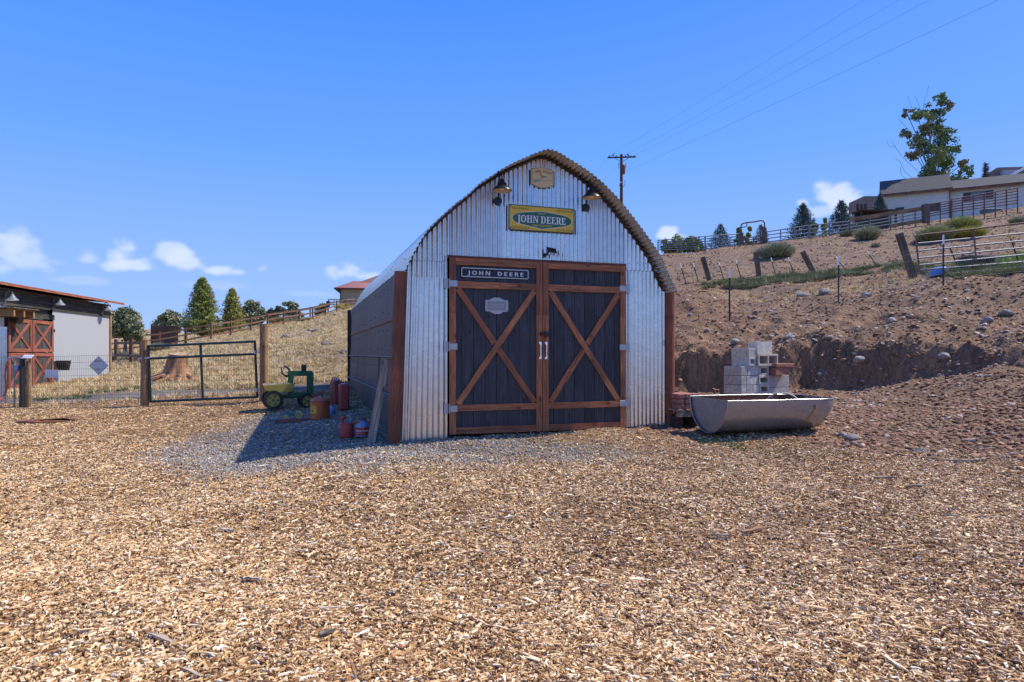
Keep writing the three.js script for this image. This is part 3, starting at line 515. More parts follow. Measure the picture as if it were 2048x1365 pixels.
{
  const [s0] = FP(1017, 435, 0.045), [s1] = FP(1149, 435, 0.045), y1 = FP(1083, 413, 0.045)[1], y0 = FP(1083, 464, 0.045)[1], w = s1 - s0, h = y1 - y0;
  const o = thing('metal_sign', 'yellow and green rectangular enamel sign above the shed doors', 'sign', shedWorld((s0 + s1) / 2, (y0 + y1) / 2, 0.04), YAW);
  mesh('backing', new RoundedBoxGeometry(w, h, 0.016, 2, 0.004), M.black, o);
  const t = canvas(1024, Math.round(1024 * h / w), (g, W, H) => {
    g.fillStyle = '#e0b62c'; g.fillRect(0, 0, W, H); grime(g, W, H, 900, (q) => `rgba(${150 + q() * 90},${110 + q() * 70},${20 + q() * 30},0.10)`, 4);
    g.strokeStyle = '#3c4f3a'; g.lineWidth = 9; g.strokeRect(6, 6, W - 12, H - 12);
    const shape = (k) => { g.beginPath(); g.moveTo(W * 0.5, H * (0.20 - k)); g.lineTo(W * 0.82, H * (0.30 - k)); g.quadraticCurveTo(W * (0.955 + k * 0.5), H * 0.36, W * (0.955 + k * 0.5), H * 0.52); g.quadraticCurveTo(W * (0.955 + k * 0.5), H * 0.68, W * 0.84, H * (0.74 + k)); g.lineTo(W * 0.5, H * (0.90 + k)); g.lineTo(W * 0.16, H * (0.74 + k)); g.quadraticCurveTo(W * (0.055 - k * 0.5), H * 0.68, W * (0.055 - k * 0.5), H * 0.52); g.quadraticCurveTo(W * (0.055 - k * 0.5), H * 0.36, W * 0.18, H * (0.30 - k)); g.closePath(); };
    shape(0.03); g.fillStyle = '#d9d2a0'; g.fill(); shape(0); g.fillStyle = '#2f6249'; g.fill();
    g.fillStyle = '#e6e6dc'; text(g, 'JOHN DEERE', W * 0.5, H * 0.54, H * 0.40, 'bold serif', W * 0.74);
    g.fillStyle = '#c9b04a'; text(g, 'FARM EQUIPMENT', W * 0.5, H * 0.775, H * 0.11, 'bold sans-serif', W * 0.30); text(g, 'QUALITY', W * 0.5, H * 0.285, H * 0.09, 'bold sans-serif', W * 0.12);
    g.fillStyle = '#57552c'; text(g, 'RELIABLE ·', W * 0.185, H * 0.125, H * 0.13, 'bold serif', W * 0.30); text(g, '· TRUSTED', W * 0.83, H * 0.125, H * 0.13, 'bold serif', W * 0.28); text(g, 'DEPENDABLE ·', W * 0.185, H * 0.90, H * 0.13, 'bold serif', W * 0.30); text(g, '· SINCE 1837', W * 0.83, H * 0.90, H * 0.13, 'bold serif', W * 0.28);
    grime(g, W, H, 500, (q) => `rgba(90,80,50,${0.05 + q() * 0.08})`, 8);
  });
  const f = mesh('face', new THREE.PlaneGeometry(w - 0.012, h - 0.012), new THREE.MeshStandardMaterial({ map: t, roughness: 0.42 }), o); f.position.z = 0.0095;
  for (const [a, b] of [[-1, -1], [1, -1], [-1, 1], [1, 1]]) mesh('screw', mv(rot(new THREE.CylinderGeometry(0.009, 0.009, 0.006, 8), Math.PI / 2), a * (w / 2 - 0.03), b * (h / 2 - 0.03), 0.011), M.black, o);
}
{
  const [s0] = FP(1062, 356, 0.045), [s1] = FP(1108, 356, 0.045), y1 = FP(1085, 335, 0.045)[1], y0 = FP(1085, 376, 0.045)[1], w = s1 - s0, h = y1 - y0;
  const o = thing('emblem_sign', 'small faded cream emblem sign with a leaping deer under the arch peak', 'sign', shedWorld((s0 + s1) / 2, (y0 + y1) / 2, 0.042), YAW);
  const sh = new THREE.Shape(); sh.moveTo(-w / 2, h * 0.36); sh.quadraticCurveTo(0, h * 0.62, w / 2, h * 0.36); sh.lineTo(w / 2, -h * 0.32); sh.quadraticCurveTo(0, -h * 0.68, -w / 2, -h * 0.32); sh.closePath();
  const g0 = new THREE.ExtrudeGeometry(sh, { depth: 0.012, bevelEnabled: true, bevelSize: 0.003, bevelThickness: 0.003, bevelSegments: 2, curveSegments: 20 }); g0.translate(0, 0, -0.012); mesh('backing', g0, std([0.35, 0.28, 0.16], 0.6), o);
  const fg = new THREE.ShapeGeometry(sh, 20), p = fg.attributes.position, uv = fg.attributes.uv; for (let i = 0; i < p.count; i++) uv.setXY(i, p.getX(i) / w + 0.5, p.getY(i) / (h * 1.0) + 0.5);
  fg.scale(0.96, 0.96, 1); fg.translate(0, 0, 0.0045);
  const t = canvas(512, 512, (g, W, H) => {
    g.fillStyle = '#d8bd87'; g.fillRect(0, 0, W, H); grime(g, W, H, 500, (q) => `rgba(${190 + q() * 50},${150 + q() * 50},${90 + q() * 50},0.14)`, 14);
    g.strokeStyle = '#3f7d78'; g.lineWidth = 8; g.strokeRect(16, -30, W - 32, H + 60);
    g.fillStyle = '#1d565c'; g.font = 'bold 84px sans-serif'; g.textAlign = 'center'; 'JOHN DEERE'.split('').forEach((ch, i) => { const u = i - 4.5; g.save(); g.translate(W / 2 + u * 42, 150 - 26 + u * u * 2.0); g.rotate(u * 0.035); g.scale(0.78, 1); g.fillText(ch, 0, 0); g.restore(); });
    g.strokeStyle = '#3d8880'; g.lineWidth = 9; g.beginPath(); g.moveTo(30, 330); g.quadraticCurveTo(150, 305, 260, 318); g.quadraticCurveTo(380, 330, 480, 312); g.stroke();
    g.fillStyle = 'rgba(70,140,125,0.55)'; g.beginPath(); g.moveTo(20, 345); g.quadraticCurveTo(140, 315, 250, 345); g.quadraticCurveTo(180, 380, 60, 400); g.closePath(); g.fill();
    g.fillStyle = '#3a8078'; g.beginPath(); g.ellipse(270, 235, 56, 20, -0.25, 0, 6.3); g.fill(); g.beginPath(); g.ellipse(222, 205, 14, 30, 0.5, 0, 6.3); g.fill(); g.beginPath(); g.ellipse(205, 178, 20, 11, 0.2, 0, 6.3); g.fill();
    g.lineWidth = 9; for (const a of [[236, 250, 195, 285], [250, 252, 225, 295], [310, 228, 352, 262], [318, 224, 365, 236], [205, 170, 222, 135], [212, 170, 240, 142]]) { g.beginPath(); g.moveTo(a[0], a[1]); g.lineTo(a[2], a[3]); g.stroke(); }
    grime(g, W, H, 120, (q) => `rgba(225,200,150,${0.06 + q() * 0.12})`, 15);
  });
  mesh('face', fg, new THREE.MeshStandardMaterial({ map: t, roughness: 0.6 }), o);
}
{
  const A = FP(922, 543, 0.06), B = FP(1058, 557, 0.06), w = B[0] - A[0], yc = 2.262, h = 0.14;
  const o = thing('name_plate', 'long dark name plate with white border on the left door', 'sign', shedWorld((A[0] + B[0]) / 2, yc, 0.05), YAW);
  mesh('backing', new RoundedBoxGeometry(w, h, 0.012, 3, 0.005), M.black, o);
  const t = canvas(1024, Math.round(1024 * h / w), (g, W, H) => { g.fillStyle = '#161c24'; g.fillRect(0, 0, W, H); g.strokeStyle = '#d5d8d6'; g.lineWidth = 11; g.beginPath(); g.roundRect(10, 10, W - 20, H - 20, 14); g.stroke(); g.fillStyle = '#c9cfcf'; text(g, 'JOHN', W * 0.265, H * 0.54, H * 0.56, 'bold sans-serif', W * 0.33, 12); text(g, 'DEERE', W * 0.725, H * 0.54, H * 0.56, 'bold sans-serif', W * 0.40, 12); });
  const f = mesh('face', new THREE.PlaneGeometry(w - 0.004, h - 0.004), new THREE.MeshStandardMaterial({ map: t, roughness: 0.5 }), o); f.position.z = 0.0075;
}
{
  const A = FP(971, 610, 0.05), B = FP(1016, 612, 0.05), w = B[0] - A[0], h = w * 0.70, o = thing('metal_plaque', 'small silver metal plaque with painted letter shading on the left door planks', 'plaque', shedWorld((A[0] + B[0]) / 2, FP(993, 612, 0.05)[1], 0.043), YAW);
  const sh = new THREE.Shape(); const a = w / 2, b = h * 0.34, c = h / 2; sh.moveTo(-a + 0.02, -b); sh.lineTo(-a * 0.62, -b); sh.quadraticCurveTo(0, -c * 1.32, a * 0.62, -b); sh.lineTo(a - 0.02, -b); sh.quadraticCurveTo(a, -b, a, -b + 0.02); sh.lineTo(a, b - 0.02); sh.quadraticCurveTo(a, b, a - 0.02, b); sh.lineTo(a * 0.62, b); sh.quadraticCurveTo(0, c * 1.32, -a * 0.62, b); sh.lineTo(-a + 0.02, b); sh.quadraticCurveTo(-a, b, -a, b - 0.02); sh.lineTo(-a, -b + 0.02); sh.quadraticCurveTo(-a, -b, -a + 0.02, -b);
  const g = new THREE.ExtrudeGeometry(sh, { depth: 0.006, bevelEnabled: true, bevelSize: 0.003, bevelThickness: 0.003, bevelSegments: 2 }); mesh('plate', g, std([0.60, 0.60, 0.58], 0.5, { metalness: 0.35, map: TX.paint }), o);
  const bt = canvas(512, 360, (c2, W, H) => { c2.fillStyle = '#8f908c'; c2.fillRect(0, 0, W, H); const put = (s, y, w2, sz) => { c2.fillStyle = '#5f605e'; text(c2, s, W / 2 + 3, y + 4, sz, 'bold serif', w2); c2.fillStyle = '#b4b5b0'; text(c2, s, W / 2, y, sz, 'bold serif', w2); }; put('DUTTON', 140, 400, 96); put('RANCH', 232, 400, 92); });  // flat letters; darker offset copy paints the shade of raised lettering
  const f = mesh('lettering', new THREE.PlaneGeometry(w * 0.84, h * 0.56), new THREE.MeshStandardMaterial({ map: bt, roughness: 0.5, metalness: 0.35 }), o); f.position.z = 0.0105;
  for (const y of [-h * 0.5, h * 0.5]) mesh('screw', mv(rot(new THREE.CylinderGeometry(0.006, 0.006, 0.005, 8), Math.PI / 2), 0, y, 0.011), M.black, o);
}
function barnLamp(label, pos, turn, k = 1, m = M.blackMetal, inner = std([0.52, 0.45, 0.38], 0.45), group) {   // gooseneck: plate on the wall, arm up and over, bell shade
  const o = thing('gooseneck_lamp', label, 'lamp', pos, turn, group);
  mesh('wall_plate', mv(rot(new THREE.CylinderGeometry(0.055 * k, 0.06 * k, 0.03, 20), Math.PI / 2), 0, 0, 0.02), m, o);
  mesh('arm', tube([[0, 0, 0.03], [0, 0.03 * k, 0.05], [0, 0.20 * k, 0.045], [0.0, 0.30 * k, 0.075 * k], [0, 0.34 * k, 0.14 * k], [0, 0.30 * k, 0.20 * k], [0, 0.24 * k, 0.21 * k]], 0.011 * k, 28, 8), m, o);
  const sh = mesh('shade', lathe([[0.0, 0.255], [0.03, 0.25], [0.034, 0.215], [0.06, 0.20], [0.064, 0.17], [0.10, 0.145], [0.132, 0.11], [0.137, 0.096], [0.134, 0.097]].map(([a, b]) => [a * k, b * k]), 32), m, o); sh.position.z = 0.21 * k;
  const inn = mesh('reflector', lathe([[0.133, 0.097], [0.126, 0.108], [0.095, 0.138], [0.058, 0.162], [0.0, 0.165]].map(([a, b]) => [a * k, b * k]), 32), inner, sh);
  const bulb = mesh('bulb', mv(new THREE.SphereGeometry(0.028 * k, 12, 8), 0, 0.125 * k, 0), M.white, sh);
  return o;
}
{ const A = FP(995, 403, 0.02), B = FP(1171, 416, 0.02);
  barnLamp('black gooseneck barn lamp left of the cream emblem sign on the shed', shedWorld(A[0], A[1], 0.02), YAW);
  barnLamp('black gooseneck barn lamp beside the arched eave right of the signs', shedWorld(B[0], B[1], 0.02), YAW); }
{
  const P = FP(1099, 503, 0.06), o = thing('solar_light', 'black solar panel light above the middle of the doors', 'lamp', shedWorld(P[0], P[1], 0.03), YAW);
  const p = mesh('panel', new RoundedBoxGeometry(0.145, 0.10, 0.016, 2, 0.004), std([0.012, 0.014, 0.022], 0.18), o); p.position.set(0.015, 0.01, 0.075); p.rotation.set(-0.75, 0.1, -0.08);
  mesh('bracket', join(bar([-0.045, -0.06, 0.01], [-0.02, -0.01, 0.06], 0.011), mv(new THREE.BoxGeometry(0.045, 0.055, 0.03), -0.05, -0.055, 0.01)), M.black, o);
  mesh('lens', mv(new THREE.SphereGeometry(0.012, 10, 8), -0.04, -0.075, 0.03), M.white, o);
}
// ---------------------------------------------------------------- things along the shed's dark side
const wallSide = (q, off) => shedWorld(-0.70 - off, 0, -q);
{
  // weathered board leaning on the wall
  const a = shedWorld(-1.02, ground(...(() => { const [x, , z] = shedWorld(-1.02, 0, -0.12); return [x, -z]; })()), -0.12), b = shedWorld(-0.80, 1.02, -0.28);
  const g = plank(a, b, 0.105, 0.032, V(CY, 0, -SY)), p = g.attributes.position;
  for (let i = 0; i < p.count; i++) if (p.getY(i) > 0.9) p.setXYZ(i, p.getX(i) + 0.02 * (h2(i, 3) - 0.5), p.getY(i) + 0.06 * h2(Math.round(p.getX(i) * 300), 4), p.getZ(i));
  one('weathered_board', 'splintered grey weathered board leaning against the shed wall', 'board', g, M.greyWood);
  const red = (r, g2, b2, rough = 0.45) => std([r, g2, b2], rough, { map: rep(TX.paint, 2, 2) });
  const put = (px, d) => { const x = X(px, d); return [x, ground(x, d) + 0.003, -d]; };
  // big orange can
  let o = thing('fuel_can', 'large round orange safety can with a yellow label', 'can', put(640, 10.75), 0.3);
  const R1 = 0.155;
  const body = mesh('body', lathe([[0, 0], [R1 - 0.01, 0], [R1, 0.012], [R1, 0.285], [R1 + 0.004, 0.29], [R1 + 0.004, 0.3], [R1 - 0.003, 0.305], [R1 - 0.02, 0.335], [R1 - 0.06, 0.36], [0.05, 0.372], [0, 0.372]], 40), red(0.66, 0.14, 0.04), o);
  mesh('seam', mv(rot(new THREE.TorusGeometry(R1 + 0.003, 0.004, 6, 40), Math.PI / 2), 0, 0.295, 0), M.blackMetal, body);
  { const t = canvas(256, 256, (g, W, H) => { g.fillStyle = '#d8a82a'; g.fillRect(0, 0, W, H); g.fillStyle = '#a8401c'; g.fillRect(60, 130, 90, 60); g.fillStyle = '#8a3a1c'; g.font = 'bold 26px sans-serif'; g.fillText('FLAMMABLE', 24, 50); g.fillText('KEEP FIRE AWAY', 14, 90); grime(g, W, H, 200, (q) => `rgba(120,60,20,${0.1 * q()})`, 5); });
    const lg = new THREE.CylinderGeometry(R1 + 0.0015, R1 + 0.0015, 0.125, 20, 1, true, 4.95, 0.95); mesh('label', mv(lg, 0, 0.165, 0), new THREE.MeshStandardMaterial({ map: t, roughness: 0.5 }), body); }
  mesh('spout', join(bar([-0.09, 0.36, 0.0], [-0.12, 0.42, 0.0], 0.022, 10), mv(rot(new THREE.TorusGeometry(0.05, 0.008, 6, 16, 3.6), 0, 0.4), 0.0, 0.385, 0)), red(0.30, 0.06, 0.03), o);
  mesh('handle', join(tube([[-0.06, 0.37, 0], [-0.05, 0.42, 0], [0.0, 0.43, 0], [0.045, 0.45, 0]], 0.009, 12), bar([0.03, 0.37, 0], [0.03, 0.44, 0], 0.012), mv(new THREE.BoxGeometry(0.05, 0.016, 0.03), 0.045, 0.46, 0), mv(new THREE.BoxGeometry(0.016, 0.05, 0.03), 0.062, 0.43, 0)), std([0.16, 0.04, 0.03], 0.5), o);
  // two tall red cans beside the wall
  const jerry = (px, d, turn, label, dark) => {
    const c = thing('jerrycan', label, 'can', put(px, d), turn, 'tall red cans by the wall');
    const b = mesh('body', mv(new RoundedBoxGeometry(0.17, 0.47, 0.32, 3, 0.035), 0, 0.235, 0), red(dark ? 0.36 : 0.46, 0.07, 0.055, 0.5), c);
    mesh('neck', mv(rot(new THREE.TorusGeometry(0.045, 0.012, 8, 20), Math.PI / 2), 0, 0.478, 0.085), M.zincPlain, c); mesh('opening', mv(new THREE.CylinderGeometry(0.04, 0.04, 0.012, 18), 0, 0.474, 0.085), M.black, c);
    for (const k of [-0.045, 0, 0.045]) mesh('handle', tube([[k, 0.465, -0.14], [k, 0.51, -0.11], [k, 0.51, 0.0], [k, 0.465, 0.03]], 0.009, 14), red(0.3, 0.05, 0.04), c);
    for (const s of [-1, 1]) mesh('pressing', mv(new RoundedBoxGeometry(0.008, 0.30, 0.20, 2, 0.003), s * 0.086, 0.22, 0), red(0.27, 0.05, 0.04), b);
  };
  jerry(672, 12.6, 0.5, 'tall faded crimson can behind the rustier red can', 1); jerry(687, 11.9, 0.35, 'tall rust-red can standing against the dark wall', 0);
  // small red can with swing handle
  o = thing('fuel_can', 'small ribbed red can with a funnel spout and wire handle', 'can', put(693, 9.05), -0.3);
  { const r = 0.098, bb = mesh('body', lathe([[0, 0], [r - 0.005, 0], [r, 0.008], [r, 0.06], [r + 0.003, 0.065], [r, 0.07], [r, 0.105], [r + 0.003, 0.11], [r, 0.115], [r, 0.185], [r - 0.006, 0.2], [0.05, 0.215], [0, 0.217]], 36), red(0.50, 0.065, 0.05), o);
    mesh('rim', mv(rot(new THREE.TorusGeometry(r, 0.004, 6, 36), Math.PI / 2), 0, 0.187, 0), red(0.4, 0.05, 0.04), bb);
    mesh('spout', join(bar([-0.06, 0.2, 0.01], [-0.075, 0.25, 0.01], 0.026, 12), mv(rot(new THREE.CylinderGeometry(0.035, 0.026, 0.06, 14), 0, 0, -1.0), -0.045, 0.275, 0.01)), red(0.45, 0.06, 0.05), o);
    mesh('wire_handle', tube([[-0.03, 0.21, 0], [-0.02, 0.29, 0], [0.03, 0.305, 0], [0.06, 0.28, 0], [0.055, 0.21, 0]], 0.005, 20), M.zincPlain, o);
    mesh('sticker', mv(bx(0.004, 0.03, 0.018), -0.0985, 0.155, 0.02), M.white, bb); }
  // blue-grey keg with a red printed band
  o = thing('metal_keg', 'blue-grey metal keg with a red printed logo beside the leaning board', 'keg', put(726, 9.02), 0.25);
  { const r = 0.112, kg = mesh('body', lathe([[0, 0], [r - 0.012, 0], [r, 0.02], [r, 0.15], [r - 0.01, 0.175], [0.065, 0.2], [0.05, 0.225], [0, 0.228]], 36), std([0.26, 0.33, 0.46], 0.5, { metalness: 0.4, map: rep(TX.paint, 3, 3) }), o);
    const t = canvas(512, 256, (g, W, H) => { g.fillStyle = '#a8241f'; g.fillRect(0, 0, W, H); g.fillStyle = '#f0ebe4'; g.font = 'italic bold 104px serif'; g.textAlign = 'center'; g.fillText('Coca-Cola', W / 2, 140, 470); g.fillStyle = '#e8c9b8'; g.fillRect(40, 185, W - 80, 8); grime(g, W, H, 300, (q) => `rgba(150,160,180,${0.15 * q()})`, 3); });
    mesh('label', mv(new THREE.CylinderGeometry(r + 0.0012, r + 0.0012, 0.10, 28, 1, true, -1.25, 2.1), 0, 0.085, 0), new THREE.MeshStandardMaterial({ map: t, roughness: 0.45 }), kg);
    for (const s of [-1, 1]) mesh('handle', mv(new RoundedBoxGeometry(0.05, 0.04, 0.03, 2, 0.008), s * 0.075, 0.205, 0.02), std([0.45, 0.10, 0.03], 0.5), o);
    mesh('cap', join(mv(new THREE.CylinderGeometry(0.035, 0.035, 0.03, 16), 0, 0.24, 0), mv(new THREE.BoxGeometry(0.10, 0.014, 0.03), 0, 0.262, 0)), std([0.16, 0.06, 0.045], 0.6), o); }
  one('blue_jug', 'small blue and red jug half hidden behind the orange can', 'jug', lathe([[0, 0], [0.06, 0], [0.062, 0.1], [0.055, 0.13], [0.03, 0.15], [0.03, 0.165], [0, 0.165]], 20), std([0.22, 0.32, 0.55], 0.4), put(663, 11.3));
  // pink-red board with a toy tractor on it
  const bp = put(584, 10.75);
  one('painted_board', 'faded red board lying on the gravel under the toy tractor', 'board', rot(soften(bx(0.54, 0.055, 0.15), 0.008, 5), 0, 0, 0.04), std([0.42, 0.17, 0.16], 0.85, { map: woodMap }), [bp[0], bp[1] + 0.035, bp[2]], 0.28);
  o = thing('toy_tractor', 'little green toy tractor with yellow wheels on the red board', 'toy', [bp[0] + 0.02, bp[1] + 0.065, bp[2]], 0.28);
  mesh('body', join(mv(new RoundedBoxGeometry(0.2, 0.05, 0.07, 2, 0.012), -0.03, 0.075, 0), mv(new RoundedBoxGeometry(0.06, 0.05, 0.06, 2, 0.01), -0.1, 0.105, 0), bar([0.0, 0.09, 0], [0.0, 0.14, 0], 0.006)), std([0.03, 0.16, 0.12], 0.5), o);
  for (const [x, z, r] of [[0.09, 0.06, 0.058], [0.09, -0.06, 0.058], [-0.11, 0.05, 0.034], [-0.11, -0.05, 0.034]]) { const w = mesh('wheel', mv(new THREE.TorusGeometry(r - 0.008, 0.009, 8, 20), x, r, z), std([0.55, 0.42, 0.12], 0.5), o); const sp = []; for (let k = 0; k < 4; k++) { const a = k * 0.785; sp.push(bar([x - Math.cos(a) * r * 0.85, r - Math.sin(a) * r * 0.85, z], [x + Math.cos(a) * r * 0.85, r + Math.sin(a) * r * 0.85, z], 0.005, 5)); } mesh('spokes', join(sp), w.material, w); }
}
{ // ride-on plywood tractor by the gate post
  const x = X(581, 12.5), o = thing('ride_on_tractor', 'green and yellow wooden ride-on tractor with black wheels by the gate post', 'toy', [x, ground(x, 12.5), -12.5], 0.42);
  const green = std([0.015, 0.15, 0.06], 0.45, { map: rep(TX.paint, 2, 2) }), yellow = std([0.56, 0.43, 0.07], 0.45, { map: rep(TX.paint, 2, 2) });
  const fr = (g, n = 'hood_frame') => mesh(n, g, green, o);
  for (const z of [-0.1, 0.1]) { fr(bx(0.42, 0.075, 0.03, 0.17, 0.665, z)); fr(bx(0.42, 0.075, 0.03, 0.17, 0.275, z)); fr(bx(0.075, 0.32, 0.03, 0.345, 0.47, z)); fr(bx(0.075, 0.32, 0.03, 0.0, 0.47, z)); }
  fr(bx(0.03, 0.46, 0.24, 0.395, 0.47, 0), 'grille'); fr(bx(0.42, 0.02, 0.23, 0.17, 0.715, 0), 'hood'); fr(bx(0.72, 0.07, 0.09, 0.0, 0.235, 0), 'chassis'); fr(plank([-0.02, 0.5, 0], [0.05, 0.62, 0], 0.04, 0.04), 'steering_post');
  mesh('exhaust_stack', bx(0.085, 0.12, 0.085, 0.24, 0.785, 0), M.black, o);
  const wheelRing = new THREE.TorusGeometry(0.105, 0.02, 6, 6); wheelRing.rotateY(0.75); wheelRing.rotateZ(0.5); mesh('steering_wheel', join(mv(wheelRing, -0.09, 0.72, 0), bar([-0.09, 0.72, 0], [0.0, 0.66, 0], 0.012)), M.black, o);
  for (const z of [-0.2, 0.2]) { const sh = new THREE.Shape(); sh.moveTo(-0.50, 0.09); sh.lineTo(0.06, 0.13); sh.lineTo(0.0, -0.03); sh.lineTo(-0.30, -0.05); sh.lineTo(-0.46, 0.0); sh.closePath(); const g = new THREE.ExtrudeGeometry(sh, { depth: 0.03, bevelEnabled: true, bevelSize: 0.003, bevelThickness: 0.003, bevelSegments: 1 }); mesh('fender', mv(g, 0, 0.37, z - 0.015), yellow, o); }
  mesh('seat', mv(rot(bx(0.30, 0.03, 0.36), 0, 0, 0.08), -0.16, 0.47, 0), std([0.10, 0.10, 0.11], 0.6), o); mesh('seat_plank', bx(0.2, 0.03, 0.36, -0.40, 0.465, 0), M.greyWood, o);
  const wheel = (x0, z, r) => { const w = new THREE.Group(); w.name = 'wheel'; w.position.set(x0, r, z); o.add(w);
    const ty = new THREE.CylinderGeometry(r, r, 0.1, 10, 1, true); ty.rotateX(Math.PI / 2); const wall = new THREE.RingGeometry(r * 0.66, r, 10); mesh('tyre', join(ty, mv(wall.clone(), 0, 0, 0.05), mv(rot(wall.clone(), 0, Math.PI), 0, 0, -0.05)), M.rubber, w);
    const hub = new THREE.CylinderGeometry(r * 0.67, r * 0.67, 0.07, 10); hub.rotateX(Math.PI / 2); mesh('rim', hub, yellow, w);
    const bolts = []; for (let k = 0; k < 5; k++) { const a = k * 1.257; bolts.push(mv(rot(new THREE.CylinderGeometry(0.02, 0.02, 0.012, 8), Math.PI / 2), Math.cos(a) * r * 0.42, Math.sin(a) * r * 0.42, 0.038)); } mesh('hub', join(mv(rot(new THREE.CylinderGeometry(0.03, 0.03, 0.03, 8), Math.PI / 2), 0, 0, 0.04), bolts), green, w); };
  wheel(-0.33, 0.22, 0.185); wheel(-0.33, -0.22, 0.185); wheel(0.29, 0.19, 0.15); wheel(0.29, -0.19, 0.15);
}

// ---------------------------------------------------------------- wire fences, gate and posts on the left
function wireMesh(ax, ad, bx_, bd, h, y0, step = 0.05, hstep = [0.0, 0.05, 0.1, 0.16, 0.22, 0.3, 0.4, 0.52, 0.64, 0.78, 0.92, 1.08], r = 0.0027) {
  const gs = [], L = Math.hypot(bx_ - ax, bd - ad), n = Math.round(L / step), y = (f) => y0 + ground(lerp(ax, bx_, f), lerp(ad, bd, f), false);
  for (let i = 0; i <= n; i++) { const f = i / n, x = lerp(ax, bx_, f), d = lerp(ad, bd, f); gs.push(bar([x, y(f), -d], [x, y(f) + h, -d], r, 3)); }
  for (const k of [...hstep.filter((v) => v < h), h]) for (let i = 0; i < 8; i++) gs.push(bar([lerp(ax, bx_, i / 8), y(i / 8) + k, -lerp(ad, bd, i / 8)], [lerp(ax, bx_, (i + 1) / 8), y((i + 1) / 8) + k, -lerp(ad, bd, (i + 1) / 8)], r, 3));
  return join(gs);
}
const GD = 13.6;
{
  const left = thing('wire_fence', 'low woven wire fence before the goat barn', 'fence');
  mesh('wire_mesh', wireMesh(-12.6, 14.2, X(285, GD), GD, 1.06, 0.02), M.wire, left);
  const bp = G(44, 14.0); mesh('fence_post', mv(pole(0.06, 0.055, 1.12, 10, 6, 0.05, 11), bp[0], bp[1] - 0.06, bp[2]), M.black, left); mesh('fence_post', mv(pole(0.05, 0.05, 1.06, 10, 6, 0.08, 12), bp[0] + 0.1, bp[1] - 0.06, bp[2] - 0.05), M.post, left);
  const right = thing('wire_fence', 'low woven wire fence between the gate and the shed', 'fence');
  mesh('wire_mesh', wireMesh(X(532, GD), GD, X(697, 16.2), 16.2, 1.12, 0.02), M.wire, right);
  const pl = one('gate_post', 'thick round wooden post at the latch end of the gate', 'post', mv(pole(0.088, 0.083, 1.46, 14, 10, 0.07, 21), 0, -0.08, 0), M.post, G(290, GD));
  one('gate_post', 'taller round wooden post at the hinge end of the gate', 'post', mv(pole(0.088, 0.083, 1.68, 14, 10, 0.07, 23), 0, -0.08, 0), M.post, G(527.5, GD));
  const gx0 = X(302, GD), gx1 = X(515, GD), y0 = ground(gx0, GD) + 0.06, y1 = ground(gx1, GD) + 0.10, W = gx1 - gx0, slope = Math.atan2(y1 - y0, W) * 0.7;
  const o = thing('metal_gate', 'dark green tube gate with wire mesh between two wooden posts', 'gate', [gx0, y0, -GD + 0.02]); o.rotation.z = slope;
  const gm = std([0.02, 0.05, 0.05], 0.4, { metalness: 0.3 }), H = 1.21, r = 0.026;
  for (const y of [r, 0.925, H - r]) mesh('rail', bar([0, y, 0], [W, y, 0], r, 10), gm, o);
  for (const x of [0, W * 0.49, W]) mesh('upright', bar([x, 0, 0], [x, H, 0], r, 10), gm, o);
  const wires = []; for (let x = 0.05; x < W; x += 0.052) wires.push(bar([x, 0.04, 0], [x, 0.92, 0], 0.0027, 3)); for (let y = 0.09; y < 0.92; y += 0.105) wires.push(bar([0, y, 0], [W, y, 0], 0.0027, 3)); mesh('wire_mesh', join(wires), M.wire, o);
  for (const y of [0.96, 0.17]) mesh('hinge', join(bar([W, y, 0], [W + 0.09, y, 0], 0.014, 8), bar([W, y - 0.04, 0], [W, y + 0.04, 0], 0.033, 10)), M.zincPlain, o);
  mesh('latch', plank([-0.20, 0.93, 0.05], [0.04, 0.945, 0.04], 0.035, 0.02), M.zincPlain, o);
}
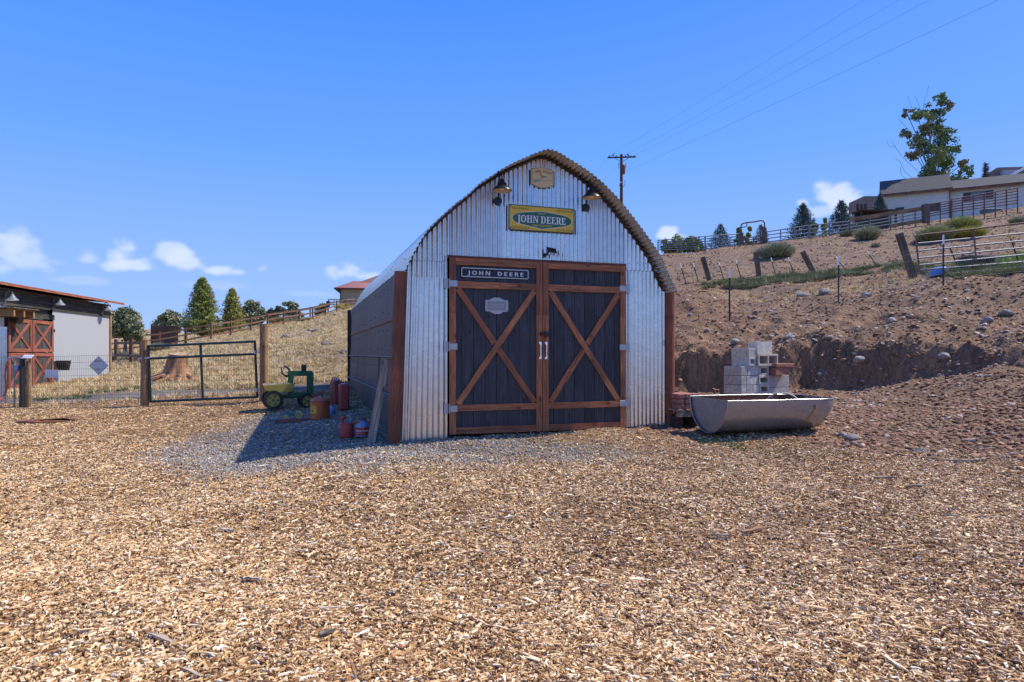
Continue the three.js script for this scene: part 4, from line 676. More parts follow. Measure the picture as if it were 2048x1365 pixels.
{ // hose, tap, boxes and signs by the left fence
  const p = G(28, 14.0);
  let o = thing('standpipe', 'galvanised standpipe tap beside the black fence post', 'tap', p); mesh('pipe', bar([0, 0, 0], [0, 1.06, 0], 0.018, 10), M.zincPlain, o); mesh('spout', join(bar([-0.10, 1.06, 0.02], [0.12, 1.08, 0], 0.022, 8), bar([-0.1, 1.07, 0.02], [-0.12, 1.0, 0.03], 0.016, 8)), M.zincPlain, o); mesh('float_box', mv(new RoundedBoxGeometry(0.1, 0.12, 0.08, 2, 0.02), 0.06, 0.84, 0), std([0.22, 0.33, 0.5], 0.5), o);
  one('garden_hose', 'red garden hose hanging from the tap and coiled on the chips', 'hose', tube([[p[0] - 0.12, p[1] + 0.98, p[2] + 0.04], [p[0] - 0.14, p[1] + 0.7, p[2] + 0.08], [p[0] - 0.12, p[1] + 0.3, p[2] + 0.1], [p[0] - 0.22, p[1] + 0.06, p[2] + 0.35], [p[0] - 0.5, p[1] + 0.02, p[2] + 0.45], [p[0] - 0.75, p[1] + 0.05, p[2] + 0.2], [p[0] - 0.5, p[1] + 0.09, p[2] - 0.0], [p[0] - 0.25, p[1] + 0.06, p[2] + 0.2], [p[0] - 0.7, p[1] + 0.03, p[2] + 0.5], [p[0] - 1.4, p[1] + 0.03, p[2] + 0.3]], 0.016, 90, 8), std([0.55, 0.10, 0.055], 0.5));
  const c = G(52, 14.0); one('solar_charger', 'small pale solar panel on top of the fence post', 'panel', rot(new RoundedBoxGeometry(0.21, 0.02, 0.13, 2, 0.005), 0.6), std([0.55, 0.56, 0.58], 0.3), [c[0] + 0.04, c[1] + 1.1, c[2] + 0.02]);
  const s = G(104, 13.98); one('blank_sign', 'plain white panel wired to the fence', 'sign', rot(new RoundedBoxGeometry(0.29, 0.165, 0.01, 2, 0.004), -0.05, 0, -0.02), M.white, [s[0], ground(s[0], 13.9) + 0.71, s[2] + 0.02]);
  const gp = G(199, 13.9), gs = thing('goat_sign', 'pale diamond shaped goat crossing sign on the wire fence', 'sign', [gp[0], gp[1] + 0.86, gp[2] + 0.04]);
  const dg = rot(new RoundedBoxGeometry(0.29, 0.29, 0.008, 2, 0.004), 0, 0, Math.PI / 4); mesh('plate', dg, M.black, gs);
  const t = canvas(512, 512, (g, W, H) => { g.fillStyle = '#cfd1d4'; g.fillRect(0, 0, W, H); g.strokeStyle = '#23252b'; g.lineWidth = 6; g.strokeRect(8, 8, W - 16, H - 16); g.save(); g.translate(W / 2, H / 2); g.rotate(Math.PI / 4); g.fillStyle = '#202228'; g.font = 'bold 92px serif'; g.textAlign = 'center'; g.fillText('GOAT', 0, -150); g.font = 'bold 52px serif'; g.fillText('CROSSING', 0, 170); g.font = 'bold 30px serif'; g.fillText('CAUTION', 0, 220); g.restore(); });
  const pl = new THREE.PlaneGeometry(0.282, 0.282); pl.rotateZ(Math.PI / 4); const f = mesh('face', pl, new THREE.MeshStandardMaterial({ map: t, roughness: 0.5 }), gs); f.position.z = 0.005;
  const rp = G(88, 11.6); o = thing('rusty_plate', 'rusty thin steel plates lying on the wood chips', 'plate', [rp[0], rp[1] + 0.015, rp[2]], 0.15);
  mesh('lower_plate', soften(new THREE.CylinderGeometry(0.36, 0.38, 0.012, 14), 0.03, 3).scale(1.25, 1, 0.55), M.rust, o); mesh('upper_plate', mv(rot(soften(new THREE.CylinderGeometry(0.3, 0.32, 0.012, 12), 0.03, 8).scale(1.3, 1, 0.5), 0, 0, 0.05), 0.16, 0.03, -0.06), M.rust, o);
}
// ---------------------------------------------------------------- goat barn beyond the left fence (local: x along the visible wall away from the camera, z out of the wall)
{
  const A = [-14.15, 17.6], B = [-15.08, 24.4], L = Math.hypot(B[0] - A[0], B[1] - A[1]), turn = Math.atan2(B[1] - A[1], B[0] - A[0]);
  const o = thing('goat_barn', 'long barn with galvanised wall, dark plank band and rust-red crossed doors', 'barn', [A[0], 0.06, -A[1]], turn);
  const wallX = (px) => { const t = (px - 1024) / F, ux = (B[0] - A[0]) / L, ud = (B[1] - A[1]) / L; return (t * A[1] - A[0]) / (ux - t * ud); };
  const wy = (px, py) => EYE + (HY - py) / F * (A[1] + wallX(px) * (B[1] - A[1]) / L) - 0.06;
  const xe = wallX(219), xd0 = wallX(10), xd1 = wallX(101), top = wy(219, 610), band = wy(219, 636), dtop = wy(101, 644), x0 = -3.4;
  const barnMetal = std([0.46, 0.475, 0.49], 0.5, { metalness: 0.3 });
  mesh('core', bx(xe - x0 - 0.1, top, 5, (xe + x0) / 2, top / 2 - 0.05, -2.62), std([0.12, 0.11, 0.1], 0.8), o);
  mesh('metal_wall', corrugated(xd1 + 0.1, xe - 0.06, () => 0.12, () => band + 0.02, 0.0, 0, 0.068, 0.009, 0.004, 41), barnMetal, o);
  mesh('metal_wall', corrugated(x0, xd0 - 0.06, () => 0.02, () => band, 0.0, 0, 0.068, 0.009, 0.004, 42), M.zinc[1], o);
  const dark = [std([0.075, 0.073, 0.072], 0.8, { map: woodMap }), std([0.06, 0.06, 0.06], 0.8, { map: woodMap }), std([0.088, 0.084, 0.082], 0.8, { map: woodMap })];
  const rows = 6, bh = (top - band) / rows;
  for (let k = 0; k < rows; k++) for (const [a, b] of [[x0, xd0 + 0.7], [xd0 + 0.705, xd1 + 1.4], [xd1 + 1.405, xe]]) mesh('siding_board', bx(b - a - 0.01, bh - 0.012, 0.03, (a + b) / 2, band + bh * (k + 0.5), 0.02 + (k % 2) * 0.004), dark[(k * 2 + Math.round(a)) % 3 < 0 ? 0 : Math.abs((k * 2 + Math.round(a)) % 3)], o);
  for (let k = 0; k < 2; k++) mesh('siding_board', bx(xd1 - xd0 + 0.3, bh - 0.012, 0.03, (xd0 + xd1) / 2, dtop + 0.06 + bh * (k + 0.5), 0.022), dark[k], o);
  mesh('corner_trim', bx(0.09, band + 0.03, 0.05, xe - 0.02, band / 2 + 0.05, 0.03), wood([0.55, 0.27, 0.13]), o);
  // roof: corrugated sheet with rusty edge, overhanging the wall
  const rg = corrugated(x0 - 0.4, xe + 0.32, () => -5.6, () => 0.38, 0, 0, 0.18, 0.018, 0.002, 7); rg.rotateX(Math.PI / 2); rg.rotateX(0.07); mv(rg, 0, top + 0.10, 0);
  mesh('roof', rg, std([0.42, 0.13, 0.06], 0.6, { map: rep(TX.rust, 0.6, 0.6) }), o);
  mesh('fascia', bx(xe - x0 + 0.7, 0.075, 0.03, (xe + x0) / 2, top + 0.055, 0.36), wood([0.50, 0.17, 0.075]), o);
  const rd = [wood([0.42, 0.13, 0.085]), wood([0.36, 0.11, 0.07])], w = (xd1 - xd0) / 2 - 0.01, ym = wy(101, 706);
  for (const [a, n] of [[xd0, 0], [xd0 + w + 0.02, 1]]) for (const [y0, y1] of [[0.13, ym - 0.015], [ym + 0.015, dtop]]) {
    const d = new THREE.Group(); d.name = 'door'; o.add(d); const b = a + w, s = 0.10, z = 0.05;
    for (let k = 0; k < 4; k++) mesh('plank', bx(w / 4 - 0.008, y1 - y0 - 0.02, 0.02, a + w * (k + 0.5) / 4, (y0 + y1) / 2, z, 1), dark[k % 3], d);
    for (const y of [y0 + s / 2, y1 - s / 2]) mesh('rail', bx(w - 2 * s, s, 0.026, (a + b) / 2, y, z + 0.022), rd[0], d);
    for (const x of [a + s / 2, b - s / 2]) mesh('stile', bx(s, y1 - y0, 0.028, x, (y0 + y1) / 2, z + 0.022), rd[1], d);
    const c0 = [a + s, y0 + s], c1 = [b - s, y1 - s], m = [(a + b) / 2, (y0 + y1) / 2], hl = Math.hypot(c1[0] - m[0], c1[1] - m[1]), f = 0.06 / hl;
    mesh('brace', plank([c0[0], c0[1], z + 0.021], [c1[0], c1[1], z + 0.021], 0.085, 0.022), rd[0], d);
    for (const e of [[a + s, y1 - s], [b - s, y0 + s]]) mesh('brace', plank([e[0], e[1], z + 0.021], [lerp(m[0], e[0], f), lerp(m[1], e[1], f), z + 0.021], 0.085, 0.022), rd[1], d);
    mesh('hinge', bx(0.10, 0.09, 0.012, n ? b + 0.03 : a - 0.03, (y0 + y1) / 2 + 0.2, z + 0.03), M.black, d);
  }
  mesh('threshold', bx(xd1 - xd0 + 0.3, 0.12, 0.16, (xd0 + xd1) / 2, 0.05, 0.08), std([0.10, 0.10, 0.11], 0.8), o);
  const at = (x, y, z) => { const c = Math.cos(turn), s = Math.sin(turn); return [A[0] + x * c + z * s, 0.06 + y, -A[1] - x * s + z * c]; };
  const grey = std([0.17, 0.19, 0.22], 0.5);
  for (const [px, py, l] of [[3, 601, 'above the awning at the barn corner'], [101, 611, 'above the crossed barn doors'], [200, 621, 'near the far end of the barn wall']]) barnLamp('grey gooseneck lamp ' + l, at(wallX(px), wy(px, py) - 0.1, 0.04), turn, 1.1, grey, M.white);
  { const tb = thing('feed_tub', 'black rubber feed tub hung on the barn wall', 'tub', at(wallX(112), wy(112, 741), 0.22), turn); mesh('bowl', lathe([[0, 0], [0.15, 0], [0.2, 0.3], [0.215, 0.31], [0.2, 0.31], [0.14, 0.02], [0, 0.02]], 24), M.rubber, tb); mesh('bracket', bx(0.3, 0.05, 0.06, 0, 0.26, -0.2), M.black, tb); }
  // awning with a pallet top and black box below, on the near end of the wall
  { const aw = thing('awning', 'small wooden awning with metal cover at the barn corner', 'awning', at(wallX(8), wy(8, 628), 0.3), turn); for (const x of [-0.6, -0.15, 0.3]) mesh('bracket', bx(0.07, 0.2, 0.6, x, 0.0, 0), M.post, aw); for (const z of [-0.22, 0.0, 0.22]) mesh('slat', bx(1.1, 0.03, 0.12, -0.15, 0.115, z), M.post, aw); mesh('cover', bx(1.2, 0.012, 0.72, -0.15, 0.138, 0), M.zinc[0], aw); }
  one('speaker_box', 'black box mounted under the wooden awning', 'box', rot(new RoundedBoxGeometry(0.3, 0.26, 0.22, 2, 0.02), 0.4), M.black, at(wallX(18), wy(18, 637), 0.2), turn);
  const np = [X(-6, 14.9), 0, -14.9]; one('metal_partition', 'galvanised corrugated panel standing before the barn', 'panel', corrugated(-1.2, 0.2, () => 0.0, () => 1.75, 0, 0, 0.068, 0.009, 0.004, 61), M.zinc[0], [np[0], ground(np[0], 14.9), np[2]], 0.2);
}
// ---------------------------------------------------------------- tree stump behind the gate
{
  const p = G(352, 19.2), o = thing('tree_stump', 'big sawn tree stump with splayed roots on the straw', 'stump', [p[0], p[1] - 0.04, p[2]]); o.scale.set(0.95, 0.92, 0.95);
  const g = new THREE.CylinderGeometry(0.27, 0.38, 0.9, 40, 14); g.translate(0, 0.45, 0); const q = g.attributes.position;
  for (let i = 0; i < q.count; i++) { const x = q.getX(i), y = q.getY(i), z = q.getZ(i), r = Math.hypot(x, z), a = Math.atan2(z, x); if (r < 0.01) continue; const fl = Math.pow(1 - y / 0.9, 2.2), k = 1 + 0.10 * Math.sin(a * 9 + y * 3) * (0.4 + fl) + 0.9 * Math.pow(fl, 1.6) * (0.35 + Math.max(0, Math.sin(a * 3 + 0.6))) + 0.16 * (fbm(a * 4 + 9, y * 5, 3, 6) - 0.5); q.setX(i, x * k + 0.10 * y - 0.03); q.setZ(i, z * k); if (y > 0.85) q.setY(i, y - 0.07 * (x + 0.2)); }
  g.computeVertexNormals(); mesh('trunk', uvm(g, 1), wood([0.56, 0.31, 0.165], 0.9), o);
  const top = new THREE.CylinderGeometry(0.245, 0.25, 0.02, 30); top.rotateX(0.16); top.rotateZ(-0.07); mesh('cut_face', mv(top, 0.062, 0.925, 0), wood([0.66, 0.47, 0.29], 0.8), o);
  for (let k = 0; k < 7; k++) { const a = 0.3 + k * 0.55 + R() * 0.3, l = 0.6 + R() * 0.5; mesh('root', tube([[Math.cos(a) * 0.3, 0.28, Math.sin(a) * 0.3], [Math.cos(a) * 0.55, 0.12 + R() * 0.08, Math.sin(a) * 0.55], [Math.cos(a + 0.2) * l, 0.05, Math.sin(a + 0.2) * l]], 0.055 + R() * 0.03, 10, 7), wood([0.52, 0.27, 0.14], 0.9), o); }
  for (let k = 0; k < 9; k++) mesh('bark_slab', mv(rot(bx(0.28 + R() * 0.3, 0.04, 0.09), R(), R() * 3, R() * 0.5), -0.65 + R() * 0.5, 0.08 + R() * 0.14, 0.2 + R() * 0.35), wood([0.5, 0.24, 0.12], 0.9), o);
  for (const [x, z, r] of [[0.28, 0.42, 0.13], [0.45, 0.4, 0.1], [0.62, 0.35, 0.08], [0.12, 0.5, 0.1]]) mesh('burl', mv(rockGeo(Math.round(r * 90), 2, 0.9).scale(r, r, r), x, r * 0.7, z), wood([0.50, 0.29, 0.15], 0.85), o);
}
// ---------------------------------------------------------------- rail fences on the straw hill
function railFence(name, label, spots, rails, hgt, m, r = 0.05, rw = 0.12) {    // spots: [px, d]
  const o = thing(name, label, 'fence'), at = spots.map(([px, d]) => { const x = X(px, d); return [x, ground(x, d), -d]; });
  at.forEach((p, i) => { mesh('fence_post', bx(r * 2, hgt + 0.3, r * 2, p[0], p[1] + hgt / 2 - 0.1, p[2], 1), m[i % m.length], o); if (i) { const a = at[i - 1]; for (let k = 0; k < rails.length; k++) mesh('rail', plank([a[0], a[1] + rails[k], a[2] + r + 0.02], [p[0], p[1] + rails[k], p[2] + r + 0.02], rw, 0.035), m[(i + k) % m.length], o); } });
  return o;
}
const railM = [M.rail, wood([0.19, 0.10, 0.06]), wood([0.29, 0.165, 0.095])];
railFence('rail_fence', 'long brown three rail wooden fence climbing the straw hill', [[160, 46], [212, 47], [264, 48], [318, 49], [371, 50], [422, 51], [461, 53], [501, 55], [535, 57.5], [567, 60], [598, 62.5], [625, 65], [651, 68], [673, 72], [692, 77], [712, 83]], [0.3, 0.72, 1.14], 1.25, railM, 0.07);
railFence('dark_fence', 'dark brown two rail fence high on the straw hill', [[395, 75], [437, 75.5], [477, 76], [500, 76.5], [540, 77.5], [580, 79], [620, 81], [656, 84]], [0.55, 1.25], 1.35, [wood([0.09, 0.05, 0.035]), wood([0.12, 0.065, 0.045])], 0.07, 0.14);
railFence('rail_fence', 'low weathered rail fence beside the barn and juniper', [[232, 33], [262, 31], [283, 29.5]], [0.35, 0.95], 1.1, railM, 0.07);
{ // solid plank fence panel
  const o = thing('plank_fence', 'tall solid brown plank fence behind the rail fence', 'fence'); const m = [wood([0.15, 0.075, 0.05]), wood([0.19, 0.10, 0.065]), wood([0.12, 0.062, 0.042])];
  for (let k = 0; k < 22; k++) { const px = 302 + k * 2.5, d = 60 - k * 0.12, x = X(px, d), y = Yh(690, d); mesh('plank', bx(0.108, 1.75 + h2(k, 3) * 0.12, 0.03, x, y + 0.8, -d, 1), m[Math.floor(h2(k, 5) * 3)], o); }
  for (const y of [0.4, 1.3]) mesh('rail', plank([X(302, 60.1), Yh(690, 60.1) + y, -60.12], [X(355, 57.6), Yh(690, 57.6) + y, -57.65], 0.1, 0.04), m[0], o);
}
// ---------------------------------------------------------------- houses
function gable(name, w, h, dep, roofH, over, mats, parent) {}
{ // house on the straw hill behind the shed
  const d = 92, p = [X(724, d), Yh(618, d), -d], o = thing('hill_house', 'tan house with dark red hipped roof behind the shed', 'house', p, 0.15);
  mesh('wall', bx(5.4, 3.4, 5, -0.3, 1.2, -2.5), std([0.52, 0.42, 0.29], 0.9, { map: TX.paint }), o);
  const rg = new THREE.CylinderGeometry(1.5, 5.2, 1.25, 4, 1); rg.rotateY(Math.PI / 4); mesh('roof', mv(rg.scale(0.95, 1, 0.95), -0.3, 3.45, -2.5), std([0.24, 0.10, 0.09], 0.8), o);
  const r2 = new THREE.CylinderGeometry(0.6, 4.6, 1.5, 4, 1); r2.rotateY(Math.PI / 4); mesh('upper_roof', mv(r2, 2.6, 4.55, -4.2), std([0.16, 0.075, 0.05], 0.85), o);
  mesh('eave', bx(7.0, 0.16, 6.8, -0.3, 2.80, -2.5), std([0.10, 0.05, 0.04], 0.8), o);
  mesh('window', bx(0.5, 0.9, 0.05, 1.75, 1.6, 0.03), M.black, o); mesh('downpipe', bx(0.12, 2.8, 0.12, -2.98, 1.3, 0.06), std([0.07, 0.05, 0.04], 0.7), o);
  const dk = thing('deck', 'dark wooden deck railing beside the tan house', 'deck', [X(670, 90), Yh(612, 90), -90]); for (let k = 0; k < 5; k++) mesh('post', bx(0.1, 1.1, 0.1, -0.9 + k * 0.75, 0.3, 0), M.postDark, dk); for (const y of [0.15, 0.5, 0.85]) mesh('rail', bx(3.2, 0.1, 0.06, 0.6, y, 0.085), M.postDark, dk); mesh('side_panel', bx(0.5, 1.0, 0.08, -0.95, 0.15, 0.1), M.postDark, dk);
}
{ // long pale outbuilding on the right hill
  const P0 = [X(1771, 56.5), -56.5], P1 = [X(2075, 51.6), -51.6], turn = Math.atan2(-(P1[1] - P0[1]), P1[0] - P0[0]), L = Math.hypot(P1[0] - P0[0], P1[1] - P0[1]), eave = Yh(391, 56.5);
  const o = thing('outbuilding', 'long white clapboard outbuilding with grey shingle roof on the hill', 'building', [P0[0], eave, P0[1]], turn);
  const fx = (px) => { const t = (px - 1024) / F, c = Math.cos(turn), s = Math.sin(turn); return (t * -P0[1] - P0[0]) / (c - t * s); };
  const cream = std([0.86, 0.79, 0.66], 0.8, { map: TX.paint }), x1 = fx(1898), H = 3.0, shing = std([0.10, 0.098, 0.104], 0.95, { map: rep(TX.stone, 0.7, 3), bumpMap: rep(TX.stone, 0.7, 3), bumpScale: 0.02 }), fas = wood([0.36, 0.15, 0.085]);
  mesh('core', bx(x1 - 0.1, H, 4, x1 / 2, -H / 2, -2.06), cream, o); mesh('core', bx(L - x1 + 3, H, 4, (x1 + L + 3) / 2, -H / 2 + 0.0, -2.4), cream, o);
  for (let k = 0; k < 14; k++) { const y = -0.1 - k * 0.2; const g = bx(x1, 0.196, 0.03, x1 / 2, y, 0.0); g.rotateX(0); mesh('clapboard', g, cream, o); const b = bx(L - x1 + 2.9, 0.196, 0.03, (x1 + L + 3) / 2, y, -0.34); mesh('clapboard', b, cream, o); }
  const roof = (a, b, z0, y0, z1, y1) => { const g = bx(b - a, 0.09, Math.hypot(z1 - z0, y1 - y0), 0, 0, 0, 0); g.rotateX(Math.atan2(y1 - y0, -(z1 - z0))); mesh('roof', mv(g, (a + b) / 2, (y0 + y1) / 2, (z0 + z1) / 2), shing, o); };
  roof(-0.35, x1 + 0.25, 0.35, 0.0, -2.3, 1.75); roof(x1 + 0.1, L + 3, 0.02, -0.05, -2.6, 1.2); roof(-0.35, x1 + 0.25, -4.6, 0.1, -2.28, 1.75); roof(x1 + 0.1, L + 3, -5, 0, -2.6, 1.19); mesh('gable_end', bx(0.1, 1.0, 2.4, 0.0, 0.45, -2.2), cream, o);
  mesh('fascia', bx(x1 + 0.6, 0.15, 0.04, x1 / 2 - 0.05, -0.09, 0.37), fas, o); mesh('fascia', bx(L - x1 + 2.8, 0.15, 0.04, (x1 + L + 3) / 2 + 0.1, -0.14, 0.05), fas, o); mesh('downpipe', bx(0.08, 2.4, 0.08, x1 + 0.08, -1.3, 0.06), fas, o); mesh('corner_board', bx(0.1, H, 0.04, 0.0, -H / 2, 0.02), cream, o);
  const win = (pa, pb, ya, yb, d, z, panes) => { const a = fx(pa), b = fx(pb), y1 = Yh(ya, d) - eave, y0 = Yh(yb, d) - eave, w = mesh('window', bx(b - a, y1 - y0, 0.05, (a + b) / 2, (y0 + y1) / 2, z), std([0.02, 0.022, 0.026], 0.2), o); if (panes) mesh('pane', bx((b - a) * 0.5, (y1 - y0) * 0.86, 0.02, (a + b) / 2, (y0 + y1) / 2, z + 0.03), std([0.17, 0.18, 0.21], 0.2), w); };
  win(1791, 1809, 415, 428, 56, 0.0, false); win(1860, 1880, 407, 424, 55, 0.0, false); win(1928, 1989, 379, 397, 53, -0.34, true);
  mesh('flood_light', mv(new THREE.SphereGeometry(0.12, 10, 8), fx(2026), -0.4, -0.2), M.white, o);
  // houses showing behind it
  const h2_ = thing('neighbour_house', 'brown gabled house behind the white outbuilding', 'house', [X(2040, 80), Yh(380, 80), -80], -0.1); mesh('wall', bx(7, 4, 5, 1.6, 0.5, -2.5), std([0.34, 0.34, 0.36], 0.85), h2_);
  const rs = new THREE.Shape(); rs.moveTo(-6.5, 0); rs.lineTo(-2.2, 2.9); rs.lineTo(6, 2.9); rs.lineTo(6, 0); rs.closePath(); mesh('roof', mv(new THREE.ExtrudeGeometry(rs, { depth: 0.4, bevelEnabled: false }), 0, 0.1, -1), std([0.20, 0.145, 0.11], 0.95), h2_);
  const gb = new THREE.Shape(); gb.moveTo(-1.9, 1.5); gb.lineTo(1.5, 3.3); gb.lineTo(5, 1.6); gb.lineTo(4.8, 1.4); gb.lineTo(1.5, 3.0); gb.lineTo(-1.7, 1.3); gb.closePath(); mesh('gable_trim', mv(new THREE.ExtrudeGeometry(gb, { depth: 0.3, bevelEnabled: false }), 0, 0, 0), M.white, h2_); const gi = new THREE.Shape(); gi.moveTo(-1.8, 1.2); gi.lineTo(1.5, 3.1); gi.lineTo(4.9, 1.2); gi.closePath(); mesh('gable', mv(new THREE.ExtrudeGeometry(gi, { depth: 0.2, bevelEnabled: false }), 0, 0, -0.1), std([0.20, 0.14, 0.10], 0.9), h2_);
  const h3 = thing('neighbour_house', 'tan house end behind the spruce and deck', 'house', [X(1752, 75), Yh(440, 75), -75]); mesh('wall', bx(2.6, 3, 3, 0.1, 0.4, -1.5), std([0.36, 0.31, 0.25], 0.9), h3); mesh('roof', bx(3.1, 1.3, 3.4, 0.1, 2.05, -1.5), std([0.24, 0.18, 0.14], 0.95), h3);
  const sk = thing('stock_tank', 'grey-green stock tank against the outbuilding', 'tank', [X(1982, 47), Yh(424, 47), -47]); mesh('body', new RoundedBoxGeometry(1.2, 0.3, 0.6, 3, 0.08), std([0.10, 0.13, 0.12], 0.6), sk); mesh('rim', mv(new RoundedBoxGeometry(1.24, 0.04, 0.64, 2, 0.015), 0, 0.15, 0), M.pipe, sk);
  const sh = thing('dark_shelter', 'dark open shelter and deck below the blue spruce', 'shelter', [X(1735, 50), Yh(458, 50), -50]); mesh('back', bx(2.6, 1.5, 0.1, 0.6, 0.5, -0.5), M.black, sh); mesh('roof', bx(2.9, 0.1, 1.4, 0.6, 1.3, 0), M.postDark, sh); for (const x of [-0.7, 1.9]) mesh('post', bx(0.12, 1.5, 0.12, x, 0.5, 0.5), M.postDark, sh); for (const x of [-0.85, -0.55, -0.25]) mesh('chair_back', bx(0.18, 0.5, 0.06, x, 1.62, 0.2), M.postDark, sh);
}
// ---------------------------------------------------------------- pipe fences on the right hill
function pipePanel(label, a, b, n, rails, m = M.pipe, r = 0.028, group, name = 'pipe_fence_panel') {   // a, b: [px, pyTop, pyBottom, d]
  const o = thing(name, label, 'fence', [0, 0, 0], 0, group), P = ([px, pt, pb, d]) => [X(px, d), Yh(pt, d), Yh(pb, d), -d], A = P(a), B = P(b);
  for (let k = 0; k < rails; k++) { const f = k / (rails - 1); mesh('rail', bar([A[0], lerp(A[1], A[2] + 0.25, f), A[3]], [B[0], lerp(B[1], B[2] + 0.25, f), B[3]], r, 7), m, o); }
  for (let k = 0; k <= n; k++) { const f = k / n, x = lerp(A[0], B[0], f), z = lerp(A[3], B[3], f); mesh('upright', bar([x, Math.min(lerp(A[2], B[2], f), ground(x, -z)) - 0.05, z], [x, lerp(A[1], B[1], f), z], r * 1.1, 7), m, o); }
  return o;
}
const gp = 'pipe panels along the ridge';
pipePanel('grey pipe rail panel before the round green bushes', [1316, 481, 508, 41], [1410, 473, 506, 41], 2, 6, M.pipe, 0.03, gp);
pipePanel('grey pipe rail panel before the bluish spruce by the gateway', [1411, 473, 506, 41], [1483, 468, 503, 41], 2, 6, M.pipe, 0.03, gp);
pipePanel('pipe panel closing the gateway under the bent arch', [1487, 477, 502, 41.2], [1527, 472, 499, 41.2], 2, 5, M.rustPipe, 0.03, gp);
pipePanel('grey pipe panel just uphill of the gateway', [1534, 464, 492, 41], [1618, 451, 482, 40.6], 3, 4, M.pipe, 0.034, gp);
pipePanel('grey pipe panel between the two tall spruces', [1620, 451, 482, 40.6], [1700, 443, 470, 40], 2, 4, M.pipe, 0.034, gp);
pipePanel('grey pipe panel over the sagebrush below the wooden rails', [1700, 443, 470, 40], [1782, 430, 457, 39.4], 2, 4, M.pipe, 0.034, gp);
pipePanel('grey pipe panel below the outbuilding windows', [1782, 430, 457, 39.4], [1856, 419, 446, 39], 3, 4, M.pipe, 0.034, gp);
pipePanel('rusty pipe corral panel with rounded end before the outbuilding', [1859, 409, 441, 39], [1903, 401, 433, 39], 2, 6, M.rustPipe, 0.03, gp);
pipePanel('long rusty pipe corral panel along the outbuilding', [1904, 399, 432, 38.8], [2036, 376, 415, 38], 6, 6, M.rustPipe, 0.034, gp);
{
  const d = 41, o = thing('gateway_arch', 'bent pipe arch over the hill gateway with wooden posts', 'gateway');
  const p = (px, py) => [X(px, d), Yh(py, d), -d];
  mesh('arch', tube([p(1484, 500), p(1484, 470), p(1483, 450), p(1487, 447), p(1508, 444), p(1526, 442), p(1529, 446), p(1529, 470), p(1530, 498)], 0.045, 60, 8), M.rustPipe, o);
  mesh('inner_pipe', tube([p(1484, 455), p(1490, 454), p(1494, 452), p(1494, 447)], 0.03, 12, 6), M.rustPipe, o);
  mesh('gate_post', plank(p(1484, 503), p(1483, 466), 0.2, 0.2, V(1, 0, 0)), M.oldPost, o); mesh('gate_post', plank(p(1532, 500), p(1528, 456), 0.24, 0.24, V(1, 0, 0)), M.oldPost, o);
  one('traffic_marker', 'small orange marker standing in the hill gateway', 'marker', lathe([[0, 0], [0.13, 0], [0.13, 0.04], [0.09, 0.05], [0.05, 0.5], [0, 0.5]], 12), std([0.7, 0.13, 0.05], 0.5), [X(1514, 41.4), Yh(500, 41.4), -41.4]);
  const wr = thing('wooden_rails', 'two weathered wooden rails before the outbuilding', 'fence'); const q = (px, py, dd) => [X(px, dd), Yh(py, dd), -dd];
  mesh('rail', plank(q(1700, 440, 39.6), q(1855, 416, 38.7), 0.24, 0.06), M.post, wr); mesh('rail', plank(q(1780, 452, 39.1), q(1855, 440, 38.7), 0.2, 0.06), M.post, wr); mesh('post', plank(q(1853, 446, 38.6), q(1851, 409, 38.6), 0.3, 0.3, V(1, 0, 0)), M.oldPost, wr);
  // big tube gate on the slope, half red half grey
  const g = thing('tube_gate', 'wide red and grey tube gate on the slope', 'gate'), a = (px, py) => q(px, py, 20);
  mesh('frame', tube([a(1840, 545), a(1836, 510), a(1833, 478), a(1836, 472), a(1846, 469.5), a(1900, 464), a(2000, 452), a(2090, 441)], 0.026, 60, 8), M.rustPipe, g); mesh('upright', bar(a(1948, 461), a(1953, 521), 0.024, 8), M.rustPipe, g); mesh('upright', bar(a(2080, 442), a(2085, 500), 0.024, 8), M.rustPipe, g);
  for (const [l, r2] of [[487, 463], [502, 478], [516.5, 492], [530.5, 506], [541, 521]]) mesh('rail', bar(a(1837, l), a(2085, r2), 0.024, 8), M.pipe, g);
}
